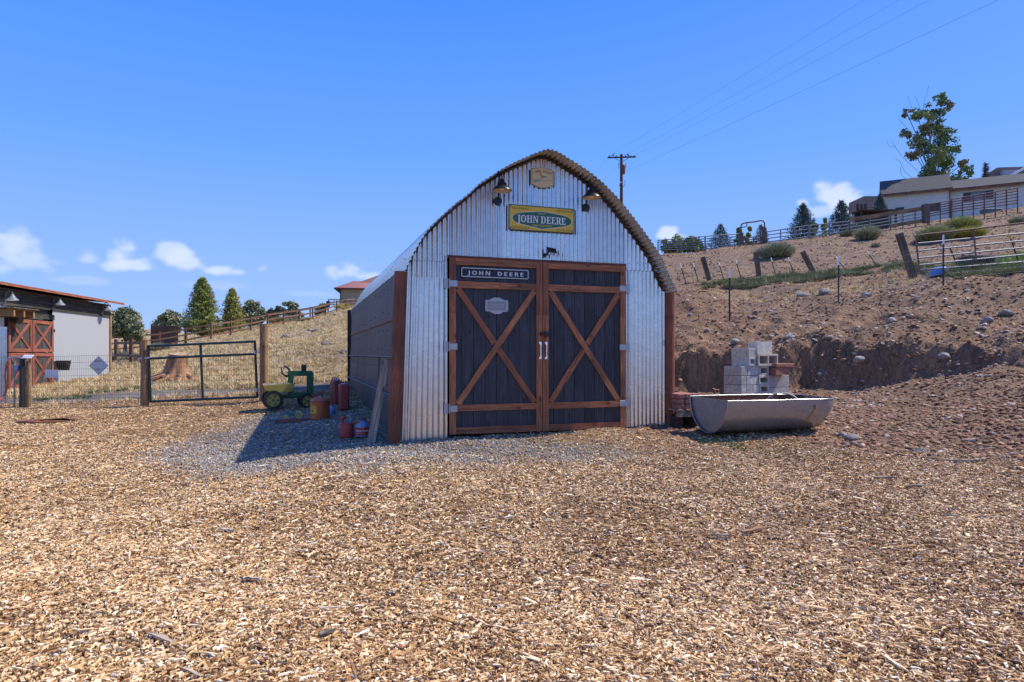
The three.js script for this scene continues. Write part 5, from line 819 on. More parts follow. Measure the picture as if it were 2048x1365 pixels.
// leaning fence posts and thin steel posts with strands of wire on the slope
{
  const lp = [[1331, 549, 1307, 515, 27], [1421, 553, 1404, 515, 28], [1519, 556, 1510, 505, 28], [1633, 557, 1603, 504, 27], [1829, 545, 1795, 468, 22.5]];
  const labels = ['leaning old fence post beside the shed eave', 'leaning old fence post on the soil mound', 'nearly upright old fence post below the sagebrush', 'strongly leaning old fence post above the green weeds', 'thick leaning old post beside the tube gate'];
  lp.forEach(([bx0, by, tx, ty, d], i) => { const yb = ground(X(bx0, d), d) - 0.1; one('leaning_post', labels[i], 'post', plank([X(bx0, d), yb, -d], [X(tx, d), Yh(ty, d), -d + 0.1], i === 4 ? 0.2 : 0.17, 0.16, V(1, 0, 0)), M.oldPost); });
  const thin = [[1373, 553, 1360, 528], [1398, 552, 1386, 527], [1449, 557, 1437, 524], [1484, 558, 1471, 519], [1553, 557, 1542, 516], [1591, 557, 1576, 516], [1692, 557, 1672, 515], [1756, 555, 1734, 503]];
  for (const [bx0, by, tx, ty] of thin) { const d = 27.5, yb = ground(X(bx0, d), d) - 0.05; const o = thing('stake', 'thin dark leaning steel stake between the old posts', 'stake', [0, 0, 0], 0, 'steel stakes of the leaning fence'); mesh('shaft', bar([X(bx0, d), yb, -d], [X(tx, d), Yh(ty, d), -d], 0.02, 5), M.blackMetal, o); mesh('tip', bar([X(lerp(bx0, tx, 0.8), d), lerp(yb, Yh(ty, d), 0.8), -d + 0.004], [X(tx, d), Yh(ty, d) + 0.01, -d + 0.004], 0.023, 5), M.white, o); }
  for (const [bx0, tx, ty, l] of [[1920, 1897, 488, 'dark leaning steel stake behind the tube gate by the blue tub'], [2040, 2021, 473, 'dark leaning steel stake with a yellow cap behind the tube gate']]) { const d = 21, yb = ground(X(bx0, d), d) - 0.05, o = thing('stake', l, 'stake'); mesh('shaft', bar([X(bx0, d), yb, -d], [X(tx, d), Yh(ty, d), -d], 0.024, 6), M.blackMetal, o); mesh('cap', bar([X(tx, d), Yh(ty + 5, d), -d], [X(tx, d), Yh(ty - 1, d), -d], 0.035, 8), tx > 2000 ? std([0.8, 0.42, 0.03], 0.5) : M.white, o); }
  const wires = thing('fence_wire', 'strands of wire strung along the leaning posts', 'wire'); for (const f of [0.15, 0.35, 0.55, 0.75, 0.95]) { const pts = lp.map(([a, b, c, e, d]) => { const yb = ground(X(a, d), d); return [lerp(X(a, d), X(c, d), f), lerp(yb, Yh(e, d), f), -d + 0.06]; }); for (let i = 1; i < pts.length; i++) mesh('strand', bar(pts[i - 1], pts[i], 0.004, 4), M.pipe, wires); }
  // black steel T-posts with white tips and a wire fence
  const tp = [[1459, 537, 640, 17.6], [1677, 513, 612, 18.3], [1887, 470, 571, 18.1], [2110, 440, 540, 17.6]], tl = ['black steel post with white tip standing nearest the shed roof', 'black steel post with white tip before the strongly leaning post', 'black steel post with white tip before the tube gate', 'black steel post with white tip uphill of the tube gate'];
  const pts = tp.map(([px, pt, pb, d], i) => { const x = X(px, d), y = ground(x, d), h = Yh(pt, d) - y, o = thing('steel_post', tl[i], 'post', [x, y, -d]); const T = (y0, y1) => join(mv(new THREE.BoxGeometry(0.042, y1 - y0, 0.01), 0, (y0 + y1) / 2, 0.012), mv(new THREE.BoxGeometry(0.01, y1 - y0, 0.034), 0, (y0 + y1) / 2, -0.01)); mesh('shaft', join(T(-0.2, h * 0.82), ...[...Array(14)].map((_, k) => mv(new THREE.BoxGeometry(0.03, 0.012, 0.014), 0, 0.1 + k * 0.07, 0.022))), M.black, o); mesh('tip', T(h * 0.82, h), M.white, o); return [x, y, -d, h]; });
  const mf = thing('slope_wire_fence', 'fine wire mesh strung between the black steel posts', 'fence'); for (let i = 1; i < pts.length; i++) { const a = pts[i - 1], b = pts[i]; const gs = []; for (const f of [0.08, 0.16, 0.25, 0.36, 0.48, 0.62, 0.76]) gs.push(bar([a[0], a[1] + a[3] * f, a[2] + 0.03], [b[0], b[1] + b[3] * f, b[2] + 0.03], 0.0026, 3)); for (let k = 1; k < 24; k++) { const f = k / 24, x = lerp(a[0], b[0], f), z = lerp(a[2], b[2], f) + 0.03; gs.push(bar([x, lerp(a[1], b[1], f) + 0.1, z], [x, lerp(a[1] + a[3] * 0.76, b[1] + b[3] * 0.76, f), z], 0.002, 3)); } mesh('wire_mesh', join(gs), M.pipe, mf); }
  const bt = X(1881, 20.8); one('plastic_tub', 'upturned blue plastic tub lying behind the tube gate', 'tub', lathe([[0.30, 0], [0.31, 0.02], [0.28, 0.16], [0.24, 0.24], [0.17, 0.28], [0, 0.29]], 28), std([0.10, 0.22, 0.50], 0.35), [bt, ground(bt, 20.8) + 0.02, -20.8]);
  const cx = X(1952, 20.6), cr = thing('wire_crate', 'dark slatted crate with wire sides behind the tube gate', 'crate', [cx, ground(cx, 20.6), -20.6], 0.1); mesh('lid', bx(0.92, 0.04, 0.5, 0, 0.42, 0), M.greyWood, cr); for (let k = 0; k < 12; k++) mesh('slat', bx(0.045, 0.38, 0.02, -0.42 + k * 0.076, 0.2, 0.23), M.oldPost, cr); mesh('body', bx(0.86, 0.36, 0.42, 0, 0.2, 0), M.black, cr);
}
// ---------------------------------------------------------------- stock trough, blocks, pallet
{
  const ang = -16 * Math.PI / 180, L = 1.86, r = 0.46, p = [X(1455, 8.62), 0, -8.62];   // origin at the near left rim corner
  const c = Math.cos(-ang), s = Math.sin(-ang), cx = p[0] + (L / 2) * c - r * s, cz = p[2] - (L / 2) * s - r * c;
  const gy = ground(cx, -cz), o = thing('stock_trough', 'half-round galvanised stock trough with rusty inside', 'trough', [cx, gy + 0.02, cz], -ang); o.rotation.order = 'YXZ'; o.rotation.x = 0.01;
  const zm = std([0.43, 0.435, 0.435], 0.5, { metalness: 0.55, map: rep(TX.zinc, 1, 1), roughnessMap: rep(TX.zincRough, 0.7, 0.7) });
  const shell = (rad, len, taper, flip) => { const n = 40, m = 10, pos = [], uv = [], idx = []; for (let j = 0; j <= m; j++) for (let i = 0; i <= n; i++) { const a = Math.PI * i / n, f = j / m, e = Math.pow(Math.max(0, f - 0.86) / 0.14, 2) * taper, x = (f - 0.5) * len, rr2 = rad * (1 - 0.35 * e), dent = (fbm(f * 7, a * 2, 3, 9) - 0.5) * 0.012; pos.push(x, 0.48 - Math.sin(a) * (rr2 + dent) * 1.02 + (i === 0 || i === n ? (fbm(f * 9, i, 2, 4) - 0.5) * 0.014 : 0), -Math.cos(a) * (rr2 + dent)); uv.push(x, a * rad); if (i && j) { const q = j * (n + 1) + i; idx.push(...(flip ? [q, q - 1, q - n - 1, q - 1, q - n - 2, q - n - 1] : [q, q - n - 1, q - 1, q - 1, q - n - 1, q - n - 2])); } } const g = new THREE.BufferGeometry(); g.setAttribute('position', new THREE.Float32BufferAttribute(pos, 3)); g.setAttribute('uv', new THREE.Float32BufferAttribute(uv, 2)); g.setIndex(idx); g.computeVertexNormals(); return g; };
  mesh('shell', shell(r, L, 1, false), zm, o);
  mesh('lining', shell(r - 0.008, L - 0.02, 1, true), std([0.34, 0.15, 0.085], 0.9, { map: rep(TX.rust, 1.5, 1.5) }), o);
  const cap = (x, rad) => { const sh = new THREE.Shape(); sh.absarc(0, 0, rad, Math.PI, 2 * Math.PI, false); sh.closePath(); const g = new THREE.ExtrudeGeometry(sh, { depth: 0.008, bevelEnabled: false, curveSegments: 40 }); g.rotateY(Math.PI / 2); g.translate(x, 0.48, 0); return g; };
  mesh('end_plate', cap(-L / 2 + 0.03, r * 1.005), zm, o); mesh('end_plate', cap(L / 2 - 0.03, r * 0.66), zm, o);
  const seam = []; for (let i = 0; i <= 30; i++) { const a = Math.PI * i / 30; seam.push([-L / 2, 0.48 - Math.sin(a) * (r * 1.02 + 0.004), -Math.cos(a) * (r + 0.004)]); } mesh('seam', tube(seam, 0.009, 60, 6), zm, o);
  mesh('rim_roll', tube([[-L / 2, 0.482, r], [-L * 0.2, 0.478, r + 0.004], [L * 0.2, 0.482, r + 0.002], [L * 0.40, 0.48, r * 0.97], [L / 2, 0.48, r * 0.66]], 0.009, 30, 6), zm, o); mesh('rim_roll', tube([[-L / 2, 0.482, -r], [-L * 0.2, 0.488, -r], [L * 0.2, 0.485, -r], [L * 0.40, 0.48, -r * 0.97], [L / 2, 0.48, -r * 0.66]], 0.009, 30, 6), zm, o);
  const st = (() => { const n = 12, pos = [], idx = []; for (let i = 0; i <= n; i++) { const a = 0.28 + 0.75 * i / n, w = 0.012 + 0.014 * h2(i, 5), sl = -0.10 * i / n; for (const k of [-1, 1]) pos.push(0.47 + sl + k * w, 0.48 - Math.sin(Math.PI - a) * (r * 1.02 + 0.004), Math.cos(a) * (r + 0.006)); if (i) { const q = i * 2; idx.push(q - 2, q - 1, q, q - 1, q + 1, q); } } const g = new THREE.BufferGeometry(); g.setAttribute('position', new THREE.Float32BufferAttribute(pos, 3)); g.setIndex(idx); g.computeVertexNormals(); return g; })();
  mesh('rust_stain', st, std([0.40, 0.24, 0.09], 0.85), o);
  mesh('drain_boss', bar([0.48, 0.37, r * 0.96], [0.48, 0.375, r * 1.06], 0.022, 12), std([0.30, 0.2, 0.12], 0.7), o);
  one('rubber_ring', 'pale yellow hose ring standing in the trough', 'hose', tube([...Array(17)].map((_, k) => { const a = Math.PI * (k / 16 * 1.2 - 0.1); return [cx + 0.24 * c + 0.23 * Math.cos(a), gy + 0.34 + 0.23 * Math.sin(a), cz - 0.24 * s + 0.12 + 0.1 * Math.cos(a)]; }), 0.012, 40, 8), std([0.62, 0.56, 0.38], 0.6));
  mesh('silt', mv(rot(new THREE.CircleGeometry(r * 0.8, 24), -Math.PI / 2).scale(L * 0.95, 1, 1), 0, 0.22, 0), std([0.22, 0.12, 0.075], 0.95, { map: rep(TX.rust, 2, 2) }), o);
}
{ // blocks stacked against the cut bank
  const D = 11.0, zx = (v) => X(1400 + v / 9.1, D), zy = (v) => Yh(660 + v / 9.1, D);
  const hollow = (w, h, d, n) => { const s = new THREE.Shape(); s.moveTo(-w / 2, -h / 2); s.lineTo(w / 2, -h / 2); s.lineTo(w / 2, h / 2); s.lineTo(-w / 2, h / 2); s.closePath(); const cw = (w - 0.03 * (n + 1)) / n; for (let k = 0; k < n; k++) { const x = -w / 2 + 0.03 + k * (cw + 0.03), hh = new THREE.Path(), b = h / 2 - 0.03; hh.moveTo(x, -b); hh.lineTo(x, b); hh.lineTo(x + cw, b); hh.lineTo(x + cw, -b); hh.closePath(); s.holes.push(hh); } const g = new THREE.ExtrudeGeometry(s, { depth: d - 0.008, bevelEnabled: true, bevelSize: 0.004, bevelThickness: 0.004, bevelSegments: 1 }); g.translate(0, 0, -d / 2); return uvm(g, 0); };
  const solid = (w, h, d) => uvm(new RoundedBoxGeometry(w, h, d, 1, 0.006), 0);
  const TH = 0.5, SX0 = zx(1000), place = (x, y, z) => { const u = (x - SX0) * 1.12, w = z + D + 0.19; return [SX0 + 0.07 + u * Math.cos(TH) + w * Math.sin(TH), y, -D - 0.19 - u * Math.sin(TH) + w * Math.cos(TH)]; };   // the stack stands turned from the picture plane
  let n = 0;
  const blk = (x0, x1, y0, y1, kind, label, dz = 0, turn = 0, mi) => { const w = (zx(x1) - zx(x0)) * 1.12 - 0.006, h = zy(y0) - zy(y1) - 0.004; const o = one('concrete_block', label, 'block', kind === 0 ? solid(w, h, 0.38) : hollow(w, h, 0.38, kind), M.concrete[mi ?? n % 3], place((zx(x0) + zx(x1)) / 2, (zy(y0) + zy(y1)) / 2, -D - 0.19 + dz), TH + turn * 0.3, 'concrete blocks stacked before the bank'); n++; return o; };
  const pl = 'plain faced grey concrete block in the stack behind the trough', ho = 'hollow concrete block with one dark core';
  // bottom courses down to the soil, then the visible ones
  for (const y of [1330, 1490, 1650]) for (const [a, b] of [[480, 750], [755, 1120], [1128, 1630]]) blk(a, b, y, y + 158, 0, pl);
  for (const [a, b] of [[480, 605], [608, 750], [753, 1120]]) blk(a, b, 1167, 1328, 0, pl);
  const cs = (c, w) => `plain grey block ${w} in the ${c} cored course of the stack`, wh = ['at the outer end', 'in the middle', 'next to the hollow block'];
  [[480, 605], [608, 750], [753, 905]].forEach(([a, b], k) => blk(a, b, 1000, 1165, 0, cs('lowest', wh[k]))); blk(908, 1122, 1003, 1165, 1, ho + ', lowest of three', 0.01);
  [[480, 605], [608, 872]].forEach(([a, b], k) => blk(a, b, 832, 998, 0, cs('second', wh[k * 2]))); blk(876, 1122, 835, 1000, 1, ho + ', middle of three', 0.015);
  [[483, 622], [626, 888]].forEach(([a, b], k) => blk(a, b, 662, 830, 0, cs('uppermost', wh[k * 2]))); blk(892, 1115, 665, 832, 1, ho + ', top of three', 0.01);
  blk(645, 795, 500, 660, 1, 'small hollow block left of the two-core block', 0.02, 0, 2); blk(648, 797, 332, 498, 0, 'small plain block on top of the small hollow block', 0, 0, 0);
  blk(830, 1320, 442, 660, 2, 'two-core hollow block under the topmost block', 0.03, 0.12, 0);
  { const o = one('concrete_block', 'pale topmost concrete block of the stack', 'block', solid(0.39, 0.205, 0.19), M.concrete[2], place((zx(830) + zx(1265)) / 2, (zy(215) + zy(438)) / 2, -D - 0.12), TH + 0.05, 'concrete blocks stacked before the bank'); }
  blk(1128, 1640, 832, 1058, 0, 'wide stained block under the red pavers', -0.02, -0.08, 1); blk(1128, 1636, 1060, 1328, 0, 'wide grey block at the lower end of the stack', -0.02, -0.06, 1);
  one('red_paver', 'flat red slab lying on top of the scalloped paver', 'paver', uvm(new RoundedBoxGeometry(0.43, 0.068, 0.3, 2, 0.012), 0), M.paver, place((zx(1140) + zx(1610)) / 2, (zy(615) + zy(690)) / 2, -D - 0.02), TH - 0.05);
  { const sh = new THREE.Shape(); sh.moveTo(-0.16, -0.062); sh.lineTo(0.16, -0.062); sh.lineTo(0.16, 0.05); for (let k = 0; k < 4; k++) sh.quadraticCurveTo(0.12 - k * 0.08, 0.075, 0.08 - k * 0.08, 0.05); sh.closePath(); one('red_paver', 'red scalloped paver between the slab and the grey block', 'paver', uvm(new THREE.ExtrudeGeometry(sh, { depth: 0.28, bevelEnabled: true, bevelSize: 0.004, bevelThickness: 0.004, bevelSegments: 1 }), 0), M.paver, place((zx(1145) + zx(1490)) / 2, (zy(690) + zy(825)) / 2, -D - 0.17), TH); }
}
{ // pallet with small pavers beside the shed's right post
  const d = 10.1, x = X(1366, d), y = ground(x, d), o = thing('wooden_pallet', 'worn wooden pallet beside the right corner post', 'pallet', [x, y, -d], 0.33);
  for (const z of [-0.36, 0, 0.36]) mesh('stringer', bx(0.7, 0.09, 0.045, 0, 0.20, z), M.greyWood, o); for (let k = 0; k < 5; k++) mesh('deck_board', bx(0.09, 0.018, 0.8, -0.3 + k * 0.15, 0.256, 0), M.greyWood, o); for (let k = 0; k < 3; k++) mesh('foot_block', bx(0.1, 0.16, 0.7, -0.28 + k * 0.28, 0.075, 0), M.postDark, o);
  for (let l = 0; l < 3; l++) for (let r2 = 0; r2 < 2; r2++) for (let k = 0; k < 4; k++) { if (l === 2 && k > 2) continue; const c = Math.cos(0.33), s = Math.sin(0.33), lx = -0.27 + k * 0.125, lz = 0.27 - r2 * 0.22; one('paving_brick', 'small dusty red paving brick stacked on the pallet', 'brick', uvm(new RoundedBoxGeometry(0.112, 0.075, 0.205, 2, 0.015), 0), M.paver, [x + lx * c + lz * s, y + 0.303 + l * 0.078, -d - lx * s + lz * c], 0.33 + (h2(k, l) - 0.5) * 0.08, 'paving bricks stacked on the pallet'); }
}
// ---------------------------------------------------------------- rocks and bigger pieces of wood
{
  const list = [[1720, 752, 13.9, 0.15, 2], [1888, 737, 13.1, 0.14, 0], [1660, 722, 14.6, 0.1, 0], [1580, 706, 15.0, 0.12, 2], [1470, 688, 15.2, 0.14, 2], [1455, 682, 15.4, 0.1, 1], [1650, 591, 20.8, 0.45, 1], [1605, 583, 21.5, 0.3, 2], [1975, 650, 14.6, 0.18, 0], [1733, 605, 18.8, 0.25, 2], [1688, 853, 8.9, 0.09, 0], [1706, 862, 8.75, 0.10, 1], [1735, 866, 8.7, 0.06, 1], [1692, 880, 8.45, 0.055, 3], [1708, 881, 8.45, 0.065, 3], [1480, 726, 14.9, 0.08, 3], [1700, 725, 14.3, 0.1, 3], [1640, 735, 14.2, 0.07, 2], [2013, 630, 15, 0.16, 1], [1785, 640, 15.6, 0.14, 2], [1840, 900, 7.9, 0.09, 1], [1415, 640, 16.6, 0.13, 2], [1545, 610, 19.0, 0.2, 1], [1510, 612, 19.0, 0.14, 2], [1935, 600, 17.2, 0.16, 2], [1380, 602, 17.8, 0.13, 2], [1345, 795, 12.6, 0.12, 2], [1410, 790, 12.9, 0.10, 0]];
  const geos = [1, 2, 3, 4].map((k) => rockGeo(k, 2, 0.72));
  list.forEach(([px, py, d, s, m], i) => { const x = X(px, d), g = one('field_stone', m === 1 ? 'dark grey stone half sunk in the brown slope' : m === 3 ? 'reddish stone lying on the brown soil' : m === 2 ? 'pale tan stone lying on the brown slope' : 'rounded brownish cobble in the cut bank', 'stone', geos[i % 4], M.stone[m], [x, ground(x, d) + s * 0.18, -d], i * 1.7, ['cobbles in the bank', 'dark stones on the slope', 'pale stones on the slope', 'reddish stones on the soil'][m]); const f = d > 16 ? 0.55 : 0.9; g.scale.set(s * f, s * 0.85 * f, s * 0.8 * f); });
  const hill = [[672, 628, 62], [640, 655, 50], [620, 668, 40], [632, 672, 38], [655, 690, 28], [690, 700, 24], [575, 680, 36]]; hill.forEach(([px, py, d], i) => { const x = X(px, d), s = 0.25 + 0.2 * h2(i, 4), g = one('hill_stone', 'grey stone lying on the straw hill', 'stone', geos[i % 4], M.stone[1], [x, ground(x, d), -d], i, 'grey stones on the straw hill'); g.scale.set(s, s * 0.6, s * 0.7); });
  const sp = [[320, 1165, 3.15, 0.19, -0.5, 0], [1440, 1030, 4.75, 0.17, -0.2, 0], [1505, 1025, 4.85, 0.22, 0.5, 1], [455, 1015, 4.9, 0.13, -0.3, 0], [785, 1112, 3.7, 0.06, -0.6, 0], [655, 1160, 3.2, 0.09, 0.8, 2], [655, 1262, 2.6, 0.075, 0.1, 2], [1900, 990, 5.3, 0.12, -0.4, 0], [505, 1080, 3.9, 0.10, -0.1, 0], [130, 1275, 2.6, 0.14, 0.2, 1], [1350, 1235, 2.7, 0.09, -0.2, 1], [1010, 1340, 2.3, 0.1, 0.4, 1], [1830, 940, 6.2, 0.25, 0.3, 2], [1760, 925, 6.6, 0.3, 0.15, 2], [1930, 900, 7.3, 0.4, -0.3, 2], [1965, 870, 7.8, 0.25, -0.6, 0]];
  const wm = [wood([0.74, 0.63, 0.48]), wood([0.46, 0.28, 0.15]), wood([0.34, 0.29, 0.24])];
  sp.forEach(([px, py, d, L, a, m], i) => { const x = X(px, d), g = soften(new THREE.BoxGeometry(L, 0.012, 0.022 + 0.012 * h2(i, 3), 5, 1, 1), 0.012, i); const p = g.attributes.position; for (let k = 0; k < p.count; k++) { const f = p.getX(k) / L; p.setZ(k, p.getZ(k) * (1 - Math.abs(f) * 1.1) + 0.05 * L * f * f); } g.computeVertexNormals(); one('wood_splinter', ['long pale wood splinter lying on the chips', 'brown bark strip lying on the chips', 'grey weathered stick lying on the chips'][m], 'stick', uvm(g, 0), wm[m], [x, ground(x, d) + 0.028, -d], a, ['pale splinters on the chips', 'bark strips on the chips', 'grey sticks on the chips'][m]); });
}
// ---------------------------------------------------------------- trees and shrubs
function leafMat(rough = 0.8) { return new THREE.MeshStandardMaterial({ vertexColors: true, roughness: rough, side: THREE.DoubleSide }); }
const LM = leafMat();
function leaves() { const pos = [], col = []; return { pos, col,
  quad(c, a, b, k) { const P = [[-a[0] - b[0], -a[1] - b[1], -a[2] - b[2]], [a[0] - b[0], a[1] - b[1], a[2] - b[2]], [a[0] + b[0], a[1] + b[1], a[2] + b[2]], [-a[0] + b[0], -a[1] + b[1], -a[2] + b[2]]]; for (const i of [0, 1, 2, 0, 2, 3]) { pos.push(c[0] + P[i][0], c[1] + P[i][1], c[2] + P[i][2]); col.push(...k); } },
  tri(p, q, r, k) { pos.push(...p, ...q, ...r); for (let i = 0; i < 3; i++) col.push(...k); },
  geo() { const g = new THREE.BufferGeometry(); g.setAttribute('position', new THREE.Float32BufferAttribute(pos, 3)); g.setAttribute('color', new THREE.Float32BufferAttribute(col, 3)); g.computeVertexNormals(); return g; } }; }
const dirR = (q) => { const z = q() * 2 - 1, a = q() * 6.283, s = Math.sqrt(1 - z * z); return [s * Math.cos(a), z, s * Math.sin(a)]; };
function clumpLeaves(L, q, c, r, n, size, base, vary, flat = 1) {      // leaf-sized faces through a clump
  for (let i = 0; i < n; i++) { const d = dirR(q), k = r * Math.cbrt(q()), p = [c[0] + d[0] * k, c[1] + d[1] * k * flat, c[2] + d[2] * k], a = dirR(q), b0 = dirR(q), dt = a[0] * b0[0] + a[1] * b0[1] + a[2] * b0[2]; let b = [b0[0] - a[0] * dt, b0[1] - a[1] * dt, b0[2] - a[2] * dt]; const bl = Math.hypot(...b) || 1, s = size * (0.6 + 0.8 * q()), v = 1 + (q() - 0.5) * vary; b = b.map((e) => e / bl * s * 0.55); L.quad(p, a.map((e) => e * s), b, [base[0] * v, base[1] * v, base[2] * v]); }
}
function conifer(name, label, px, d, pyTop, pyBase, halfPx, o = {}) {     // boughs in whorls, needle sprays along them
  const q = rng(o.seed ?? px), x = X(px, d), gy = o.base ?? ground(x, d), yb = Math.min(gy, Yh(pyBase, d)), H = Yh(pyTop, d) - yb, Rm = halfPx / F * d, t = thing(name, label, 'tree', [x, yb, -d], q() * 6, o.group);
  const L = leaves(), col = o.col ?? [0.055, 0.085, 0.06], n = o.boughs ?? 130, limbs = [], spray = (o.spray ?? 0.15) * H / 4;
  for (let i = 0; i < n; i++) {
    const f = (i + q()) / n, y = H * lerp(o.low ?? 0.04, 0.985, Math.pow(f, 0.9)), rel = (y / H), a = i * 2.399 + q() * 0.6, prof = o.round ? Math.pow(Math.sin(Math.PI * Math.pow(1 - rel, 0.75) * 0.62 + 0.0), 0.9) : Math.pow(1 - rel, o.pow ?? 0.85) * 1.0 + 0.02, len = Rm * Math.min(1, prof * (o.round ? 1.08 : 1)) * (0.72 + 0.45 * q()), up = o.up ?? 0.12;
    limbs.push(bar([0, y, 0], [Math.cos(a) * len * 0.7, y + up * len * 0.6, Math.sin(a) * len * 0.7], 0.008 * H / 4, 4));
    const m = Math.max(5, Math.round((o.dens ?? 18) * len / Rm) + 3);
    for (let k = 0; k < m; k++) {
      const u = 0.2 + 0.8 * Math.pow((k + q()) / m, 0.8), w = (1 - u * 0.6) * len * 0.26, px_ = Math.cos(a) * len * u + (q() - 0.5) * w * 2, pz = Math.sin(a) * len * u + (q() - 0.5) * w * 2, py = y + up * len * u + (q() - 0.5) * spray * 1.6 - (o.droop ?? 0) * len * u * u;
      const v = 0.65 + 0.7 * q(), c = [col[0] * v * (0.9 + 0.3 * q()), col[1] * v, col[2] * v];
      for (let e = 0; e < (o.sub ?? 4); e++) { const dd = dirR(q), s = spray * (0.6 + 0.8 * q()), ox = Math.cos(a) * 0.8 + dd[0], oy = (o.lift ?? 0.35) + dd[1] * 0.8, oz = Math.sin(a) * 0.8 + dd[2], l = Math.hypot(ox, oy, oz), wv = 0.24 * s; L.tri([px_ - dd[2] * wv, py, pz + dd[0] * wv], [px_ + dd[2] * wv, py - wv * 0.4, pz - dd[0] * wv], [px_ + ox / l * s * 1.5, py + oy / l * s * 1.5, pz + oz / l * s * 1.5], c); }
    }
  }
  mesh('trunk', join(mv(new THREE.CylinderGeometry(0.004 * H, 0.022 * H, H * 0.97, 8), 0, H * 0.485, 0), limbs), M.oldPost, t);
  mesh('crown', L.geo(), LM, t); return t;
}
conifer('conifer_tree', 'tall dense green conifer taller than its neighbour on the straw hill', 404, 62, 557, 668, 37, { col: [0.29, 0.34, 0.09], pow: 0.62, boughs: 320, dens: 26, spray: 0.10, sub: 6, up: 0.25, lift: 0.6, low: 0.02 });
conifer('conifer_tree', 'smaller yellow-green conifer beside the tall dense one', 464, 64, 578, 660, 25, { col: [0.37, 0.375, 0.11], pow: 0.62, boughs: 250, dens: 22, spray: 0.11, sub: 6, up: 0.25, lift: 0.6, low: 0.04 });
const bs = 'blue spruces along the ridge';
const ridge = (px) => undefined;
conifer('spruce_tree', 'broad blue spruce between green bushes and gateway', 1441, 46, 449, 515, 36, { col: [0.11, 0.16, 0.145], boughs: 150, dens: 20, group: bs });
conifer('spruce_tree', 'small dark spruce showing through the gateway arch', 1522, 47, 450, 512, 27, { col: [0.10, 0.145, 0.12], boughs: 110, dens: 16, group: bs });
conifer('spruce_tree', 'tall blue spruce just uphill of the gateway', 1606, 46, 408, 500, 42, { col: [0.10, 0.16, 0.14], boughs: 190, dens: 20, group: bs });
conifer('spruce_tree', 'blue spruce below the white cloud', 1683, 47, 402, 490, 40, { col: [0.11, 0.165, 0.15], boughs: 180, dens: 20, group: bs });
conifer('spruce_tree', 'blue spruce against the end of the white outbuilding', 1760, 55, 389, 462, 27, { col: [0.13, 0.18, 0.17], boughs: 130, dens: 18, group: bs });
conifer('spruce_tree', 'small young spruce above the long shingle roof', 1972, 66, 327, 400, 13, { col: [0.11, 0.155, 0.15], boughs: 80, dens: 12, group: bs, base: 14 });
function broad(name, label, px, d, clumps, o = {}) {      // clumps: [px, py, radius px, count]; limbs run from the foot to each clump
  const q = rng(o.seed ?? px), x = X(px, d), base = o.base ?? ground(x, d), t = thing(name, label, o.cat ?? 'tree', [x, base, -d], 0, o.group), L = leaves(), limbs = [], sz = (o.leaf ?? 3) / F * d;
  const fork = [0, (o.fork ?? 0.35) * (Yh(clumps[0][1], d) - base), 0];
  for (let [cx, cy, r, n] of clumps) { r *= o.puff ?? 1.3;
    const c = [X(cx, d) - x, Yh(cy, d) - base, (q() - 0.5) * (o.deep ?? 1.6) * r / F * d], rm = r / F * d, col = (o.cols ?? [[0.07, 0.10, 0.03]])[Math.floor(q() * (o.cols?.length ?? 1))];
    n = Math.round(n * (o.more ?? 2.2)); const subs = Math.max(4, Math.round(n / 40));
    for (let k = 0; k < subs; k++) { const dd = dirR(q), rr0 = rm * 0.75 * Math.cbrt(q()), v = 0.75 + 0.5 * q(); clumpLeaves(L, q, [c[0] + dd[0] * rr0, c[1] + dd[1] * rr0, c[2] + dd[2] * rr0], rm * 0.42, Math.round(n / subs), sz, col.map((e) => e * v), 0.6, 0.8); if (o.twigs !== false && k % 2 === 0) limbs.push(bar(c, [c[0] + dd[0] * rr0, c[1] + dd[1] * rr0, c[2] + dd[2] * rr0], 0.006 * (o.thick ?? 1), 4)); }
    if (o.limbs !== false) limbs.push(tube([fork, [c[0] * 0.4, lerp(fork[1], c[1], 0.55), c[2] * 0.4], c], 0.022 * (o.thick ?? 1), 8, 5));
  }
  if (o.limbs !== false) { limbs.push(mv(new THREE.CylinderGeometry(0.07 * (o.thick ?? 1), 0.13 * (o.thick ?? 1), fork[1] + 0.1, 8), 0, fork[1] / 2, 0)); }
  for (const tw of o.bare ?? []) limbs.push(tube(tw.map(([a, b]) => [X(a, d) - x, Yh(b, d) - base, (q() - 0.5) * 0.3]), 0.010 * (o.thick ?? 1), 14, 5));
  if (limbs.length) mesh('trunk', join(limbs), o.bark ?? M.oldPost, t);
  mesh('crown', L.geo(), LM, t); return t;
}
const gr = [[0.20, 0.26, 0.075], [0.16, 0.225, 0.065], [0.25, 0.285, 0.09], [0.26, 0.22, 0.09]];
